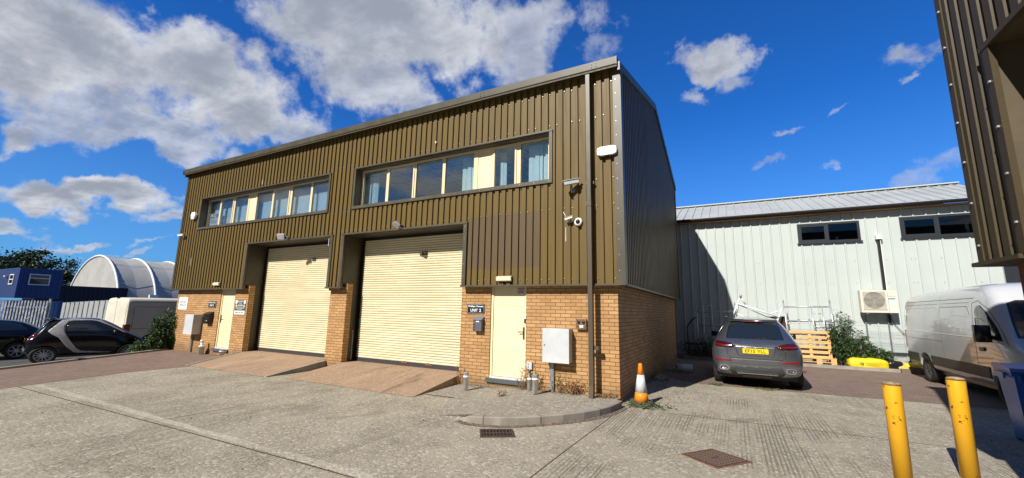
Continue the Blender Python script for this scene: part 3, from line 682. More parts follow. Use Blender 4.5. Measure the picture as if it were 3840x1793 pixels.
# ramps up to the roller doors
def ramp(xa, xb, xla, xlb, yb, name):
    mb = MB()
    n = 10
    rows = []
    for j in range(5):
        k = j/4
        rows.append([(xla+(xa-xla)*k+((xlb+(xb-xlb)*k)-(xla+(xa-xla)*k))*i/n, yb*(1-k), .006+(.196)*k) for i in range(n+1)])
    for a, b in zip(rows, rows[1:]): mb.strip(a, b)
    mb.quad((xa, 0, .202), (xb, 0, .202), (xb, .62, .205), (xa, .62, .205))
    for e in (0, -1):
        P = [r[e] for r in rows]; mb.strip(P, [(x, y, -.01) for x, y, z in P])
    struct(mb.build(name, 'ramp'))
ramp(-12.22, -8.30, -11.55, -8.14, -1.82, 'ramp'); ramp(-7.58, -3.70, -7.56, -3.61, -1.66, 'ramp')
mb = MB()   # edging stones beside the first ramp
mb.prism([(-8.28, 0, .0), (-8.28, 0, .215), (-8.12, -1.8, .02), (-8.12, -1.8, .0)], (.10, 0, 0)); struct(mb.build('ramp_edging', 'kerb'))
mb = MB(); mb.prism([(-12.24, -.02, .0), (-12.24, -.02, .21), (-11.57, -1.82, .022), (-11.57, -1.82, .0)], (-.07, -.02, 0)); struct(mb.build('ramp_edging', 'kerb'))

# ---------------------------------------------------------------- the brown industrial building
B = thing('industrial_building', 'two storey olive brown ribbed steel building over yellow brick, with two cream roller doors', 'building', (-8.4, 4.5, 0))
L_ = -16.8; DEP = 9.1; H1 = 2.25; HE = 6.80; RID = (4.6, 8.17)
mb = MB()
for x0, x1, zt in ((L_, -13.88, H1), (-13.02, -12.25, H1), (-8.28, -7.60, H1), (-3.70, -2.90, H1), (-2.0, 0, H1)):
    mb.box(x0, x1, 0, .19, -.05, zt+.1)
mb.box(-13.88, -13.02, .002, .19, -.05, .2); mb.box(-2.9, -2.0, .002, .19, -.05, .2)
mb.box(-.19, -.0, .192, DEP, -.05, H1+.1); mb.box(L_, L_+.19, .192, DEP, -.05, H1+.1); mb.box(L_+.19, -.19, DEP-.19, DEP, -.05, H1+.1)
mb.build('brick_wall', 'brick', B)
mb = MB(); mb.box(L_+.19, -.19, .2, DEP-.2, .02, .19); mb.build('floor_slab', 'room_dark', B)
mb = MB(); mb.box(L_+.19, -.19, .9, DEP-.2, 3.6, 3.78); mb.build('office_floor', 'room', B)
# cladding
mb = MB(); fr = dict(O=(0, -.165, 0), u=(1, 0, 0), n=(0, -1, 0))
holes = {'w1': (-15.68, -8.57, 4.54, 5.64), 'w2': (-7.43, -1.40, 4.54, 5.64), 's1': (-12.33, -8.26, 0, 3.72), 's2': (-7.68, -3.60, 0, 3.72)}
def fc(x0, x1, z0, z1): ribs(mb, fr['O'], fr['u'], fr['n'], x0, x1, z0, z1, phase=.03)
X0, X1 = L_-.19, .19
fc(X0+.02, X1-.02, 5.64, HE+.05); fc(X0+.02, X1-.02, 3.72, 4.54)
fc(X0+.02, -15.68, 4.54, 5.64); fc(-8.57, -7.43, 4.54, 5.64); fc(-1.40, X1-.02, 4.54, 5.64)
fc(X0+.02, -12.33, H1, 3.72); fc(-8.26, -7.68, H1, 3.72); fc(-3.60, X1-.02, H1, 3.72)
def gable(y):
    return HE+(RID[1]-HE)*(y+.3)/(RID[0]+.3) if y < RID[0] else RID[1]-(RID[1]-HE)*(y-RID[0])/(DEP+.3-RID[0])
ribs(mb, (X1-.012, 0, 0), (0, 1, 0), (1, 0, 0), -.16, DEP+.17, H1, lambda y: gable(y)-.03, phase=.05)
ribs(mb, (X0+.012, 0, 0), (0, 1, 0), (-1, 0, 0), -.16, DEP+.17, H1, lambda y: gable(y)-.03)
ribs(mb, (0, DEP+.165, 0), (1, 0, 0), (0, 1, 0), X0+.02, X1-.02, H1, HE+.05)
mb.build('cladding', 'clad', B, clean=False)
# old paint drips on the sheeting
mb = MB()
for x, z, h, w in ((-1.02, 3.14, .30, .005), (-12.0, 5.78, .16, .008), (-4.6, 5.95, .05, .018), (-8.35, 3.45, .22, .008), (-15.9, 3.1, .3, .006)): mb.box(x-w, x+w, -.169, -.1655, z, z+h)
mb.build('paint_drip', 'offwhite', B)
# screws in the cladding
mb = MB()
for zz in (2.36, 3.86, 4.42, 5.80, 6.55):
    for k in range(-97, 1):
        x = k*.175+.03+.14
        if zz < 3.7 and (-12.4 < x < -8.2 or -7.8 < x < -3.5): continue
        if (k*7+int(zz*10)) % 3 == 0: continue
        mb.obox((x, -.165+.028-.006, zz+random.uniform(-.01, .01)), (.014, .012, .014))
for k in range(14): mb.obox((X1-.10, -.19, 2.5+k*.31), (.014, .010, .014)); mb.obox((X1+.004, -.12, 2.4+k*.33), (.010, .014, .014))
for x0, x1, z in ((-15.7, -8.55, 4.50), (-7.45, -1.4, 4.50)):
    n = int((x1-x0)/.35)
    for k in range(n+1): mb.obox((x0+(x1-x0)*k/n, -.197, z), (.014, .010, .014))
for x in (-12.38, -8.22, -7.73, -3.55):
    for k in range(5): mb.obox((x, -.197, 2.45+k*.3), (.014, .010, .014))
tag(mb.build('fixing_screws', 'alu', B), kind='stuff')
# trims: corners, drip, window surrounds, door surrounds
mb = MB(); y0, y1 = -.19, -.13
mb.box(X1-.155, X1+.0, y0, y1, H1-.02, HE+.02); mb.box(X1-.0, X1+.012, y0, -.04, H1-.02, HE+.0); mb.box(X0, X0+.10, y0, y1, H1-.02, HE); mb.box(X0-.012, X0, y0, -.04, H1-.02, HE)
mb.box(X1-.06, X1+.012, DEP+.05, DEP+.19, H1-.02, HE); mb.box(X0-.012, X0+.06, DEP+.05, DEP+.19, H1-.02, HE)
mb.build('corner_flashing', 'trim', B)
mb = MB()
for a, b in ((X0-.015, -12.30), (-8.30, -7.64), (-3.63, X1+.015)):
    mb.box(a, b, -.202, -.12, H1-.035, H1); mb.box(a, b, -.118, .0, H1-.012, H1)
mb.box(X1-.05, X1+.022, -.118, DEP+.2, H1-.035, H1); mb.box(0.0, X1-.05, .002, DEP+.2, H1-.02, H1-.005)
mb.box(X0-.022, X0+.05, -.118, DEP+.2, H1-.035, H1); mb.box(X0+.05, L_, .002, DEP+.2, H1-.02, H1-.005)
mb.build('drip_flashing', 'trim', B)
mb = MB()
for k in range(2):
    mb.lathe([(.001, .0), (.030, .004), (.034, .03), (.034, .06)], ((-8.2, -7.72)[k], -.09, H1-.095), 'Z', 12)
mb.build('beam_end_cap', 'steel_dark', B)
# gutter and verge
mb = MB()
gx0, gx1 = X0-.06, X1-.03
mb.prism([(gx0, -.36, HE+.145), (gx0, -.35, HE-.01), (gx0, -.335, HE-.03), (gx0, -.17, HE-.03), (gx0, -.17, HE-.005), (gx0, -.325, HE-.005), (gx0, -.34, HE+.01), (gx0, -.35, HE+.145)], (gx1-gx0, 0, 0))
mb.box(gx0-.01, gx0, -.365, -.17, HE-.035, HE+.15); mb.box(gx1, gx1+.01, -.365, -.17, HE-.035, HE+.15)
for k in range(7):
    x = gx0+.05+k*2.78
    for dx in (-.05, .05):
        for dz in (.03, .10): mb.obox((x+dx, -.362, HE+dz), (.018, .012, .018))
mb.build('gutter', 'trim', B)
mb = MB()
for x0, x1 in ((X1-.02, X1+.03), (X0-.03, X0+.02)):
    a = [(x0, y, gable(y)+.05) for y in (-.30, RID[0], DEP+.28)]; c = [(x0, y, gable(y)-.14) for y in (DEP+.28, RID[0], -.30)]
    mb.prism(a+c, (x1-x0, 0, 0))
mb.build('verge_flashing', 'trim', B)
mb = MB(); xa, xb = X0+.0, X1-.02
for (ya, yb) in ((-.33, RID[0]), (RID[0], DEP+.3)):
    mb.prism([(xa, ya, gable(ya)+.03), (xa, yb, gable(yb)+.03), (xa, yb, gable(yb)-.06), (xa, ya, gable(ya)-.06)], (xb-xa, 0, 0))
mb.build('roof', 'clad_r', B)
# downpipe
mb = MB(); mb.box(-.515, -.43, -.315, -.205, 3.9, HE-.02); mb.box(-.522, -.423, -.322, -.198, 3.82, 3.92); mb.box(-.56, -.385, -.215, -.198, 4.30, 4.36)
up = mb.build('downpipe', 'trim', B)
mb = MB(); mb.box(-.513, -.425, -.315, -.205, .30, 3.83); mb.obox((-.469, -.278, .20), (.088, .112, .24), (R(-8), 0, 0)); mb.box(-.54, -.40, -.215, -.198, 1.0, 1.05)
mb.box(-.42, -.33, -.26, -.19, .98, 1.05); mb.build('lower_pipe', mat('brown painted pipe', (.075, .058, .036), .45), up)
# windows
def window(x0, x1, z0, z1, panes, name_label, drape):
    fr_y = .05
    w = MB(); t = .075
    mb = w
    # surround trim on the face of the cladding
    mb.box(x0-.07, x0, -.197, -.10, z0-.075, z1+.01); mb.box(x1, x1+.075, -.197, -.10, z0-.075, z1+.01)
    mb.box(x0-.07, x1+.075, -.20, -.10, z0-.085, z0-.0); mb.box(x0-.08, x1+.085, -.205, -.10, z1+.01, z1+.045)
    mb.box(x0-.01, x0, -.10, .12, z0, z1); mb.box(x1, x1+.01, -.10, .12, z0, z1); mb.box(x0-.01, x1+.01, -.10, .12, z0-.012, z0-.001); mb.box(x0-.01, x1+.01, -.10, .12, z1+.001, z1+.012)
    wn = w.build('window', 'trim', B)
    f = MB(); fx0, fx1, fz0, fz1 = x0+.0, x1-.0, z0+.0, z1-.0
    f.box(fx0, fx1, fr_y, fr_y+.07, fz0, fz0+.05); f.box(fx0, fx1, fr_y, fr_y+.07, fz1-.05, fz1)
    edges = sorted(set([fx0]+[fx1]))
    # stiles between the panes
    prev = fx0; zb, zt = fz0+.05, fz1-.05
    for (a, b, kind) in panes:
        if a-prev > .005: f.box(prev, a, fr_y+.0015, fr_y+.068, zb, zt)
        prev = b
    f.box(prev, fx1, fr_y+.0015, fr_y+.068, zb, zt)
    f.build('frame', 'uframe', wn, bevel=0)
    for (a, b, kind) in panes:
        if kind == 'o':    # opening light with its own raised sash
            s = MB(); e = .05; aa, bb, z2, z3 = a-.035, b+.035, fz0+.018, fz1-.018
            s.box(aa, bb, fr_y-.02, fr_y-.001, z2, z2+.06); s.box(aa, bb, fr_y-.02, fr_y-.001, z3-.06, z3); s.box(aa, aa+.045, fr_y-.019, fr_y-.001, z2+.06, z3-.06); s.box(bb-.045, bb, fr_y-.019, fr_y-.001, z2+.06, z3-.06)
            s.build('sash', 'uframe', wn)
            g = MB(); g.box(a+.008, b-.008, fr_y-.008, fr_y-.003, z2+.055, z3-.055); g.build('pane', 'glass', wn)
        elif kind == 'p':
            g = MB(); g.box(a, b, fr_y+.015, fr_y+.05, zb, zt); g.build('infill_panel', 'cream', wn)
        else:
            g = MB(); g.box(a, b, fr_y+.025, fr_y+.031, zb, zt); g.build('pane', 'glass', wn)
            g = MB()
            for q in (a, b): g.box(q-.004, q+.004, fr_y+.018, fr_y+.0245, zb, zt)
            g.box(a, b, fr_y+.018, fr_y+.0245, zb, zb+.008); g.box(a, b, fr_y+.018, fr_y+.0245, zt-.008, zt); g.build('glazing_seal', 'rubber', wn)
    # blinds or curtains
    d = MB()
    for (a, b, full) in drape:
        x = a; k = 0
        while x < b:
            an = R(14) if full else R(18*math.sin(k*1.3))
            wd = .115 if full else .10
            c = Vector((x, .25+(0 if full else .02*math.sin(k*2.1)), 0)); du = Vector((math.cos(an), math.sin(an), 0))*wd/2
            zt2 = z1-.06-(.03 if full else 0)
            d.prism([c-du+Vector((0, 0, z0-.05)), c+du+Vector((0, 0, z0-.05)), c+du+Vector((0, 0, zt2-.015*(k % 2))), c-du+Vector((0, 0, zt2))], (0, .003, 0))
            x += .088; k += 1
    d.build('blind', 'blind' if drape[0][2] else 'curtain', wn)
    return wn
w1 = window(-15.68, -8.57, 4.54, 5.64, [(-15.62, -14.86, 'f'), (-14.74, -13.98, 'o'), (-13.86, -13.08, 'f'), (-13.00, -12.62, 'p'), (-12.55, -11.68, 'f'), (-11.57, -10.76, 'o'), (-10.62, -9.70, 'f'), (-9.61, -8.80, 'f')], '', [(-15.75, -8.7, True)])
w2 = window(-7.43, -1.40, 4.54, 5.64, [(-7.36, -6.46, 'f'), (-6.35, -5.47, 'o'), (-5.38, -4.50, 'f'), (-4.41, -3.53, 'f'), (-3.41, -3.02, 'p'), (-2.93, -2.36, 'o'), (-2.22, -1.52, 'f')], '', [(-7.55, -7.0, False), (-3.95, -3.5, False), (-2.85, -2.7, False), (-2.05, -1.5, False)])
mb = MB(); mb.box(-15.8, -8.4, .4, 4.5, 5.70, 5.74); mb.box(-7.6, -1.2, .4, 4.5, 5.70, 5.74); mb.build('ceiling', 'ceiling', B)
mb = MB()
for a, b in ((-15.8, -8.4), (-7.6, -1.2)):
    mb.box(a, b, 4.5, 4.6, 3.2, 5.69); mb.box(a-.05, a, .16, 4.5, 3.80, 5.69); mb.box(b, b+.05, .16, 4.5, 3.80, 5.69); mb.box(a, b, .16, .2, 3.80, 4.5); mb.box(a, b, .16, .39, 5.66, 5.72)
mb.build('office_wall', 'room', B)
# roller shutters
def shutter(x0, x1):
    z0, zt, y = .215, 3.66, .50
    s = MB(); pitch = .0645; n = int((zt-z0)/pitch)+1; sl = []
    for k in range(n):
        zb = z0+.09+k*pitch
        for q, dd in ((0, .0), (.10, .016), (.5, .026), (.80, .018), (.88, -.010), (.96, -.010)):
            z = zb+q*pitch
            if z < zt: sl.append((z, dd))
    s.strip([(x0+.05, y-dd, z) for z, dd in sl], [(x1-.05, y-dd, z) for z, dd in sl])
    sh = s.build('roller_shutter', 'shutter', B, clean=False)
    m2 = MB(); m2.box(x0+.05, x1-.05, y-.035, y+.02, z0-.008, z0+.085); m2.build('bottom_rail', mat('dark bottom rail', (.045, .04, .045), .5), sh)
    m2 = MB(); m2.box(x0-.0, x0+.075, y-.05, y+.05, z0-.01, zt); m2.box(x1-.075, x1, y-.05, y+.05, z0-.01, zt); m2.box(x0, x1, y-.02, y+.06, zt-.05, zt+.07); m2.build('guide_rail', 'black', sh)
    m2 = MB(); m2.box(x0+2.45 if x0 < -10 else x0+2.25, (x0+2.6 if x0 < -10 else x0+2.43), y-.045, y-.02, 3.13, 3.22); m2.build('lift_handle', 'steel_dark', sh)
    return sh
sh1 = shutter(-12.30, -8.26); sh2 = shutter(-7.62, -3.68)
m2 = MB(); rr = random.Random(5)
for cx_, ww in ((-5.75, .20), (-4.95, .22), (-9.7, .05)):
    pts = [(cx_+ww*(k/8-.5), .455, .29+(.045*rr.random() if 0 < k < 8 else 0)) for k in range(9)]
    m2.prism(pts+[(cx_+ww/2, .455, .275), (cx_-ww/2, .455, .275)], (0, -.003, 0))
m2.build('rust_patch', 'rust', sh2)
# steel reveals round the shutters
mb = MB()
for x0, x1 in ((-12.33, -8.26), (-7.68, -3.60)):
    mb.box(x0+.07, x0+.09, .19, .55, .0, 3.70) if False else None
    mb.box(x0-.02, x0+.012, .191, .60, .0, H1+.1); mb.box(x1-.012, x1+.02, .191, .60, .0, H1+.1)
    mb.box(x0-.02, x0+.012, -.13, .60, H1+.1, 3.72); mb.box(x1-.012, x1+.02, -.13, .60, H1+.1, 3.72)
    mb.box(x0-.02, x1+.02, -.13, .60, 3.722, 3.75)
    mb.box(x0-.05, x1+.05, .60, .64, 3.5, 3.9); mb.box(x0-.3, x0, .62, .66, 0, 3.7); mb.box(x1, x1+.3, .62, .66, 0, 3.7)
mb.build('steel_reveal', 'steel_dark', B)
mb = MB()
for x0, x1 in ((-12.33, -8.26), (-7.68, -3.60)):
    mb.box(x0-.095, x0-.0, -.197, -.10, H1, 3.72); mb.box(x1, x1+.10, -.197, -.10, H1, 3.72)
    mb.box(x0-.10, x1+.11, -.205, -.10, 3.722, 3.765)
mb.build('opening_trim', 'trim', B)
# doors
def door(x0, x1, handle_side):
    z0, z1 = .235, 2.30
    f = MB(); f.box(x0, x0+.055, .03, .12, z0, z1); f.box(x1-.03, x1, .03, .12, z0, z1); f.box(x0, x1, .032, .118, z1-.03, z1+.05)
    d = f.build('door', 'cream', B)
    l = MB(); l.box(x0+.06, x1-.033, .055, .10, z0+.03, z1-.04); lf = l.build('door_leaf', 'cream', d)
    l = MB(); l.box(x0+.0, x1-.0, .015, .12, z0-.018, z0+.022); l.build('threshold', mat('white threshold strip', (.62, .62, .60), .4), d)
    l = MB(); l.box(x0-.06, x1+.02, -.055, .12, z0-.10, z0-.02); l.build('sill', 'slate', d, bevel=.006)
    hx = x1-.075 if handle_side > 0 else x0+.10
    l = MB(); l.box(hx-.02, hx+.02, .045, .056, 1.08, 1.34); l.tube([(hx, .05, 1.24), (hx, .0, 1.24), (hx-.12*handle_side, -.005, 1.235)], .010, 8); l.build('handle', 'brass', d)
    return d, lf
d1, lf1 = door(-13.88, -13.02, -1); d2, lf2 = door(-2.90, -2.0, 1)
l = MB(); l.box(-13.42, -13.26, .050, .0549, 1.815, 1.835); l.box(-13.44, -13.24, .052, .0549, 1.80, 1.85); l.build('door_label', 'white', d1)
# torn remains of a notice on the second door
m2 = MB(); rr = random.Random(9)
def ragged(a, b, horizontal, z, w):
    n = 12; P1 = []; P2 = []
    for k in range(n+1):
        t = a+(b-a)*k/n; j = rr.uniform(.2, 1)*w
        P1.append((t, .052, z) if horizontal else (z, .052, t)); P2.append((t, .052, z+j) if horizontal else (z+j, .052, t))
    m2.strip(P1, P2)
ragged(-2.56, -2.23, True, 1.785, .022); ragged(-2.57, -2.25, True, 1.545, .014); m2.build('torn_paper', 'orange_p', d2, clean=False)
m2 = MB(); ragged(1.56, 1.79, False, -2.235, .010); ragged(1.56, 1.79, False, -2.56, .007); m2.build('torn_paper', 'white', d2, clean=False)
mb = MB(); mb.box(-2.055, -2.01, .02, .06, 1.43, 1.52); mb.build('lock_box', 'black', d2)
# ---------------------------------------------------------------- things fixed to the brown building
def bulkhead(x, z, label, y=-.17):
    t = thing('bulkhead_light', label, 'light', (x, y, z), 0, 'bulkhead lights over the doors')
    MB().box(-.19, .19, -.02, 0, -.065, .065).build('back_plate', 'rubber', t, True)
    MB().prism([(-.185, -.02, -.06), (-.185, -.075, -.045), (-.185, -.085, .035), (-.185, -.02, .06)], (.37, 0, 0)).build('diffuser', mat('yellowed diffuser', (.72, .66, .48), .4), t, True, bevel=.01)
    return t
bulkhead(-2.45, 2.385, 'cream bulkhead light on the cladding over the door marked UNIT 2')
bulkhead(-13.85, 2.40, 'cream bulkhead light on the cladding over the door marked UNIT 1')
def floodlight(x, z, label, tilt=30, rz=20):
    t = thing('floodlight', label, 'floodlight', (x, -.205, z), 0, 'floodlights over the roller doors')
    MB().box(-.04, .04, -.02, .0, -.05, .05).tube([(0, -.01, 0), (0, -.10, .0)], .012).build('bracket', 'galv', t, True)
    rot = Matrix.Rotation(R(rz), 4, 'Z') @ Matrix.Rotation(R(tilt), 4, 'X')
    mb = MB(); mb.obox((0, -.20, .02), (.24, .07, .14), rot, 1.); mb.build('housing', 'grey', t, True, bevel=.012)
    mb = MB(); p = rot @ Vector((0, 0, -.085)); mb.obox(Vector((0, -.20, .02))+p, (.20, .075, .008), rot); mb.build('lamp_glass', 'white', t, True)
    mb = MB(); mb.obox((.13, -.15, -.03), (.05, .06, .07)); mb.build('sensor', 'black', t, True)
    return t
floodlight(-10.25, 3.80, 'white floodlight with a black sensor over the further roller door, UNIT 1')
floodlight(-5.55, 3.80, 'silver floodlight over the nearer roller door, UNIT 2', 45, -30)
def alarm(x, z, kind, label):
    t = thing('alarm_box', label, 'alarm box', (x, -.17, z))
    if kind:
        mb = MB(); pr = [(-.21, .0), (-.20, .075), (-.12, .10), (.12, .10), (.20, .075), (.21, 0), (.20, -.075), (.12, -.10), (-.12, -.10), (-.20, -.075)]
        mb.prism([(a, 0, c) for a, c in pr], (0, -.02, 0)); mb.build('back_plate', 'black', t, True)
        mb = MB(); mb.prism([(a*.97, -.021, c*.93) for a, c in pr], (0, -.075, 0)); mb.build('cover', 'white', t, True, bevel=.012)
        MB().box(-.04, .04, -.05, -.02, -.118, -.095).build('lens', 'black', t, True)
    else:
        pr = [(-.17, .02), (-.10, .14), (.10, .14), (.17, .02), (.09, -.14), (-.09, -.14)]
        mb = MB(); mb.prism([(a, 0, c) for a, c in pr], (0, -.02, 0)); mb.build('back_plate', 'black', t, True)
        mb = MB(); mb.prism([(a*.97, -.021, c*.97) for a, c in pr], (0, -.08, 0)); mb.build('cover', 'white', t, True, bevel=.012)
    return t
alarm(-.10, 4.96, 1, 'wide white alarm box with pointed ends, right of the downpipe')
alarm(-16.02, 5.02, 0, 'white six sided alarm box on the cladding left of the letting board window')
def camera_on_arm(x, z, label, size=1., body='offwhite', rz=-35, dn=12, aerial=False):
    t = thing('security_camera', label, 'camera', (x, -.17, z), 0, 'cameras on the brown building')
    s = size
    MB().lathe([(.045*s, 0), (.045*s, -.02*s)], (0, 0, -.10*s), 'Y', 16).tube([(0, -.01, -.10*s), (0, -.09*s, -.10*s), (0, -.12*s, -.02*s)], .014*s).build('arm', 'galv', t, True)
    rot = Matrix.Rotation(R(rz), 4, 'Z') @ Matrix.Rotation(R(dn), 4, 'X')
    mb = MB(); mb.obox((0, -.16*s, .02*s), (.085*s, .30*s, .075*s), rot); mb.build('housing', body, t, True, bevel=.012*s)
    mb = MB(); mb.obox(Vector((0, -.17*s, .066*s)), (.10*s, .34*s, .010*s), rot); mb.build('sunshield', body, t, True)
    mb = MB(); p = rot @ Vector((0, -.152*s, 0)); mb.obox(Vector((0, -.16*s, .02*s))+p, (.06*s, .006*s, .05*s), rot); mb.build('lens', 'black', t, True)
    if aerial: MB().tube([(-.05, -.06, .03), (-.12, -.06, .16)], .006).build('aerial', 'white', t, True)
    return t
camera_on_arm(-.84, 4.33, 'grey box shaped camera with a sunshield, left of the downpipe', 1.05, 'grey', -60)
camera_on_arm(-.93, 3.60, 'small white camera with an aerial beside the white dome', .55, 'white', -70, 20, True)
camera_on_arm(-16.62, 4.28, 'small white camera on the far left edge of the brown building', .8, 'white', -75, 5)
t = thing('dome_camera', 'round white dome camera with a dark dome, left of the downpipe', 'camera', (-.735, -.17, 3.53))
MB().lathe([(.085, 0), (.088, -.03), (.075, -.055), (.05, -.06)], (0, 0, 0), 'Y', 24).build('housing', 'white', t, True)
MB().lathe([(.05, -.055), (.044, -.075), (.028, -.092), (.002, -.10)], (0, 0, 0), 'Y', 20).build('dome', 'black', t, True)

def plate_sign(name, x0, x1, z0, z1, mt, label, y=0., border=None, d=.012, loc_y=None):
    t = thing(name, label, 'sign', ((x0+x1)/2, y, z0))
    c = .02
    mb = MB(); mb.prism([(x0+c, y-.001, z0), (x1-c, y-.001, z0), (x1, y-.001, z0+c), (x1, y-.001, z1-c), (x1-c, y-.001, z1), (x0+c, y-.001, z1), (x0, y-.001, z1-c), (x0, y-.001, z0+c)], (0, -d, 0))
    mb.build('plate', mt, t)
    if border:
        b = MB(); e = .012; w = .004; yy = y-d-.0035
        b.box(x0+.03, x1-.03, yy, yy+.002, z0+e, z0+e+w); b.box(x0+.03, x1-.03, yy, yy+.002, z1-e-w, z1-e); b.box(x0+e, x0+e+w, yy, yy+.002, z0+.03, z1-.03); b.box(x1-e-w, x1-e, yy, yy+.002, z0+.03, z1-.03)
        b.build('border', border, t)
    return t
UX, NY = (1, 0, 0), (0, -1, 0)
def unit_sign(x0, x1, z0, z1, num, label):
    t = plate_sign('unit_sign', x0, x1, z0, z1, 'navy_s', label, border='white'); w = x1-x0; h = z1-z0
    text('Phillips House', w*.84, h*.22, (x0+w*.08, -.0135, z0+h*.62), UX, NY, 'white', t, bold=.03)
    text('UNIT', w*.42, h*.30, (x0+w*.20, -.0135, z0+h*.20), UX, NY, 'white', t, bold=.02)
    text(num, w*(.12 if num == '2' else .05), h*.30, (x0+w*.69, -.0135, z0+h*.20), UX, NY, 'white', t, bold=.02)
unit_sign(-3.53, -3.05, 1.605, 1.83, '2', 'navy sign reading Phillips House UNIT 2, above the grey post box')
unit_sign(-14.58, -14.10, 1.585, 1.815, '1', 'navy sign reading Phillips House UNIT 1, above the black post box')
t = plate_sign('company_sign', -16.66, -16.04, 1.49, 1.945, 'white', 'white board reading SOUTH WEST DRYWALL LTD at the left end of the brick', d=.006)
text('SOUTH WEST', .44, .06, (-16.57, -.0075, 1.735), UX, NY, 'bluet', t, bold=.01); text('DRYWALL LTD', .46, .06, (-16.58, -.0075, 1.625), UX, NY, 'bluet', t, bold=.01)
t = plate_sign('warning_sign', -12.93, -12.33, 1.39, 1.85, 'grey_s', 'grey and white security warning board between the UNIT 1 door and its roller door', d=.008)
mb = MB(); mb.box(-12.93, -12.345, -.0115, -.0092, 1.385, 1.51); mb.build('lower_panel', 'white', t)
text('0800 140 7875', .46, .055, (-12.87, -.0125, 1.42), UX, NY, 'grey_s', t)
for s_, w, h, x, z in (('SECURITY', .32, .045, -12.80, 1.785), ('24 HR', .14, .028, -12.70, 1.73), ('WARNING', .30, .045, -12.79, 1.665), ('THESE PREMISES ARE PROTECTED', .52, .024, -12.90, 1.615), ('BY SECURITY PATROLS AND', .50, .022, -12.89, 1.575), ('KEY HOLDING', .28, .020, -12.79, 1.54)):
    text(s_, w, h, (x, -.0095, z), UX, NY, 'white', t, bold=.02)
mb = MB()
for x in (-12.925, -12.455):
    mb.prism([(x, -.0092, 1.85), (x, -.0092, 1.76), (x+.055, -.0092, 1.72), (x+.11, -.0092, 1.76), (x+.11, -.0092, 1.85)], (0, -.002, 0))
for x in (-12.90, -12.46): mb.prism([(x, -.0092, 1.65), (x+.09, -.0092, 1.65), (x+.045, -.0092, 1.72)], (0, -.002, 0))
mb.build('emblem', 'white', t)
# notice high on the second door
t = plate_sign('door_notice', -2.25, -2.07, 2.07, 2.20, 'pinkish', 'small faded maroon and white notice at the top right of the UNIT 2 door', y=.055, d=.003)
mb = MB(); mb.box(-2.24, -2.08, .0500, .0515, 2.175, 2.195); mb.box(-2.24, -2.08, .0500, .0515, 2.078, 2.09); mb.build('stripe', 'maroon', t)
text('WARNING', .12, .014, (-2.22, .0498, 2.178), UX, NY, 'pinkish', t, ext=.001)
mb = MB()
for k in range(3): mb.box(-2.21, -2.11, .0500, .0515, 2.105+k*.02, 2.112+k*.02)
mb.build('small_print', 'maroon', t)
# letting board inside the far window
t = thing('letting_board', 'pale letting board reading TO LET inside the first pane of the UNIT 1 window', 'sign', (-15.3, .12, 4.58))
MB().box(-15.57, -14.9, .115, .122, 4.60, 5.12).build('board', mat('pale board', (.72, .78, .80), .6), t)
text('Noon', .22, .07, (-15.44, .1145, 5.03), UX, NY, 'magenta', t); text('Roberts', .30, .085, (-15.54, .1145, 4.93), UX, NY, 'bluet', t)
text('n', .14, .16, (-15.16, .1145, 4.93), UX, NY, 'magenta', t, bold=.04)
text('TO LET', .46, .13, (-15.50, .1145, 4.735), UX, NY, 'maroon', t); mb = MB(); mb.box(-15.55, -14.9, .1130, .1145, 4.60, 4.665); mb.build('footer', 'bluet', t)
text('01392 691007', .5, .05, (-15.53, .1128, 4.607), UX, NY, 'white', t)
# post boxes
t = thing('post_box', 'dark grey metal post box under the UNIT 2 sign', 'post box', (-3.16, 0, 1.22))
mb = MB(); mb.box(-3.28, -3.06, -.12, 0, 1.22, 1.47); mb.build('body', mat('dark grey enamel', (.10, .105, .12), .4), t, bevel=.004)
mb = MB(); mb.prism([(-3.29, 0, 1.55), (-3.29, -.14, 1.475), (-3.29, -.14, 1.465), (-3.29, 0, 1.472)], (.24, 0, 0)); mb.build('lid', mat('mid grey enamel', (.17, .18, .20), .4), t)
mb = MB(); mb.box(-3.20, -3.12, -.124, -.1205, 1.42, 1.445); mb.build('name_label', 'white', t)
mb = MB(); [mb.box(-3.265, -3.235, -.124, -.1205, 1.24+k*.055, 1.27+k*.055) for k in range(3)]; mb.build('window_slot', 'black', t)
t = thing('post_box', 'black post box with a curved paper holder beside the UNIT 1 door', 'post box', (-14.35, 0, 1.05))
mb = MB(); mb.box(-14.52, -14.18, -.15, 0, 1.13, 1.34); mb.build('body', 'black', t, bevel=.01)
mb = MB(); mb.prism([(-14.54, 0, 1.45), (-14.54, -.18, 1.36), (-14.54, -.18, 1.34), (-14.54, 0, 1.345)], (.38, 0, 0)); mb.build('lid', 'black', t)
mb = MB(); mb.tube([(-14.50, -.10, 1.10), (-14.20, -.10, 1.10)], .075, 20); mb.build('paper_holder', 'black', t)
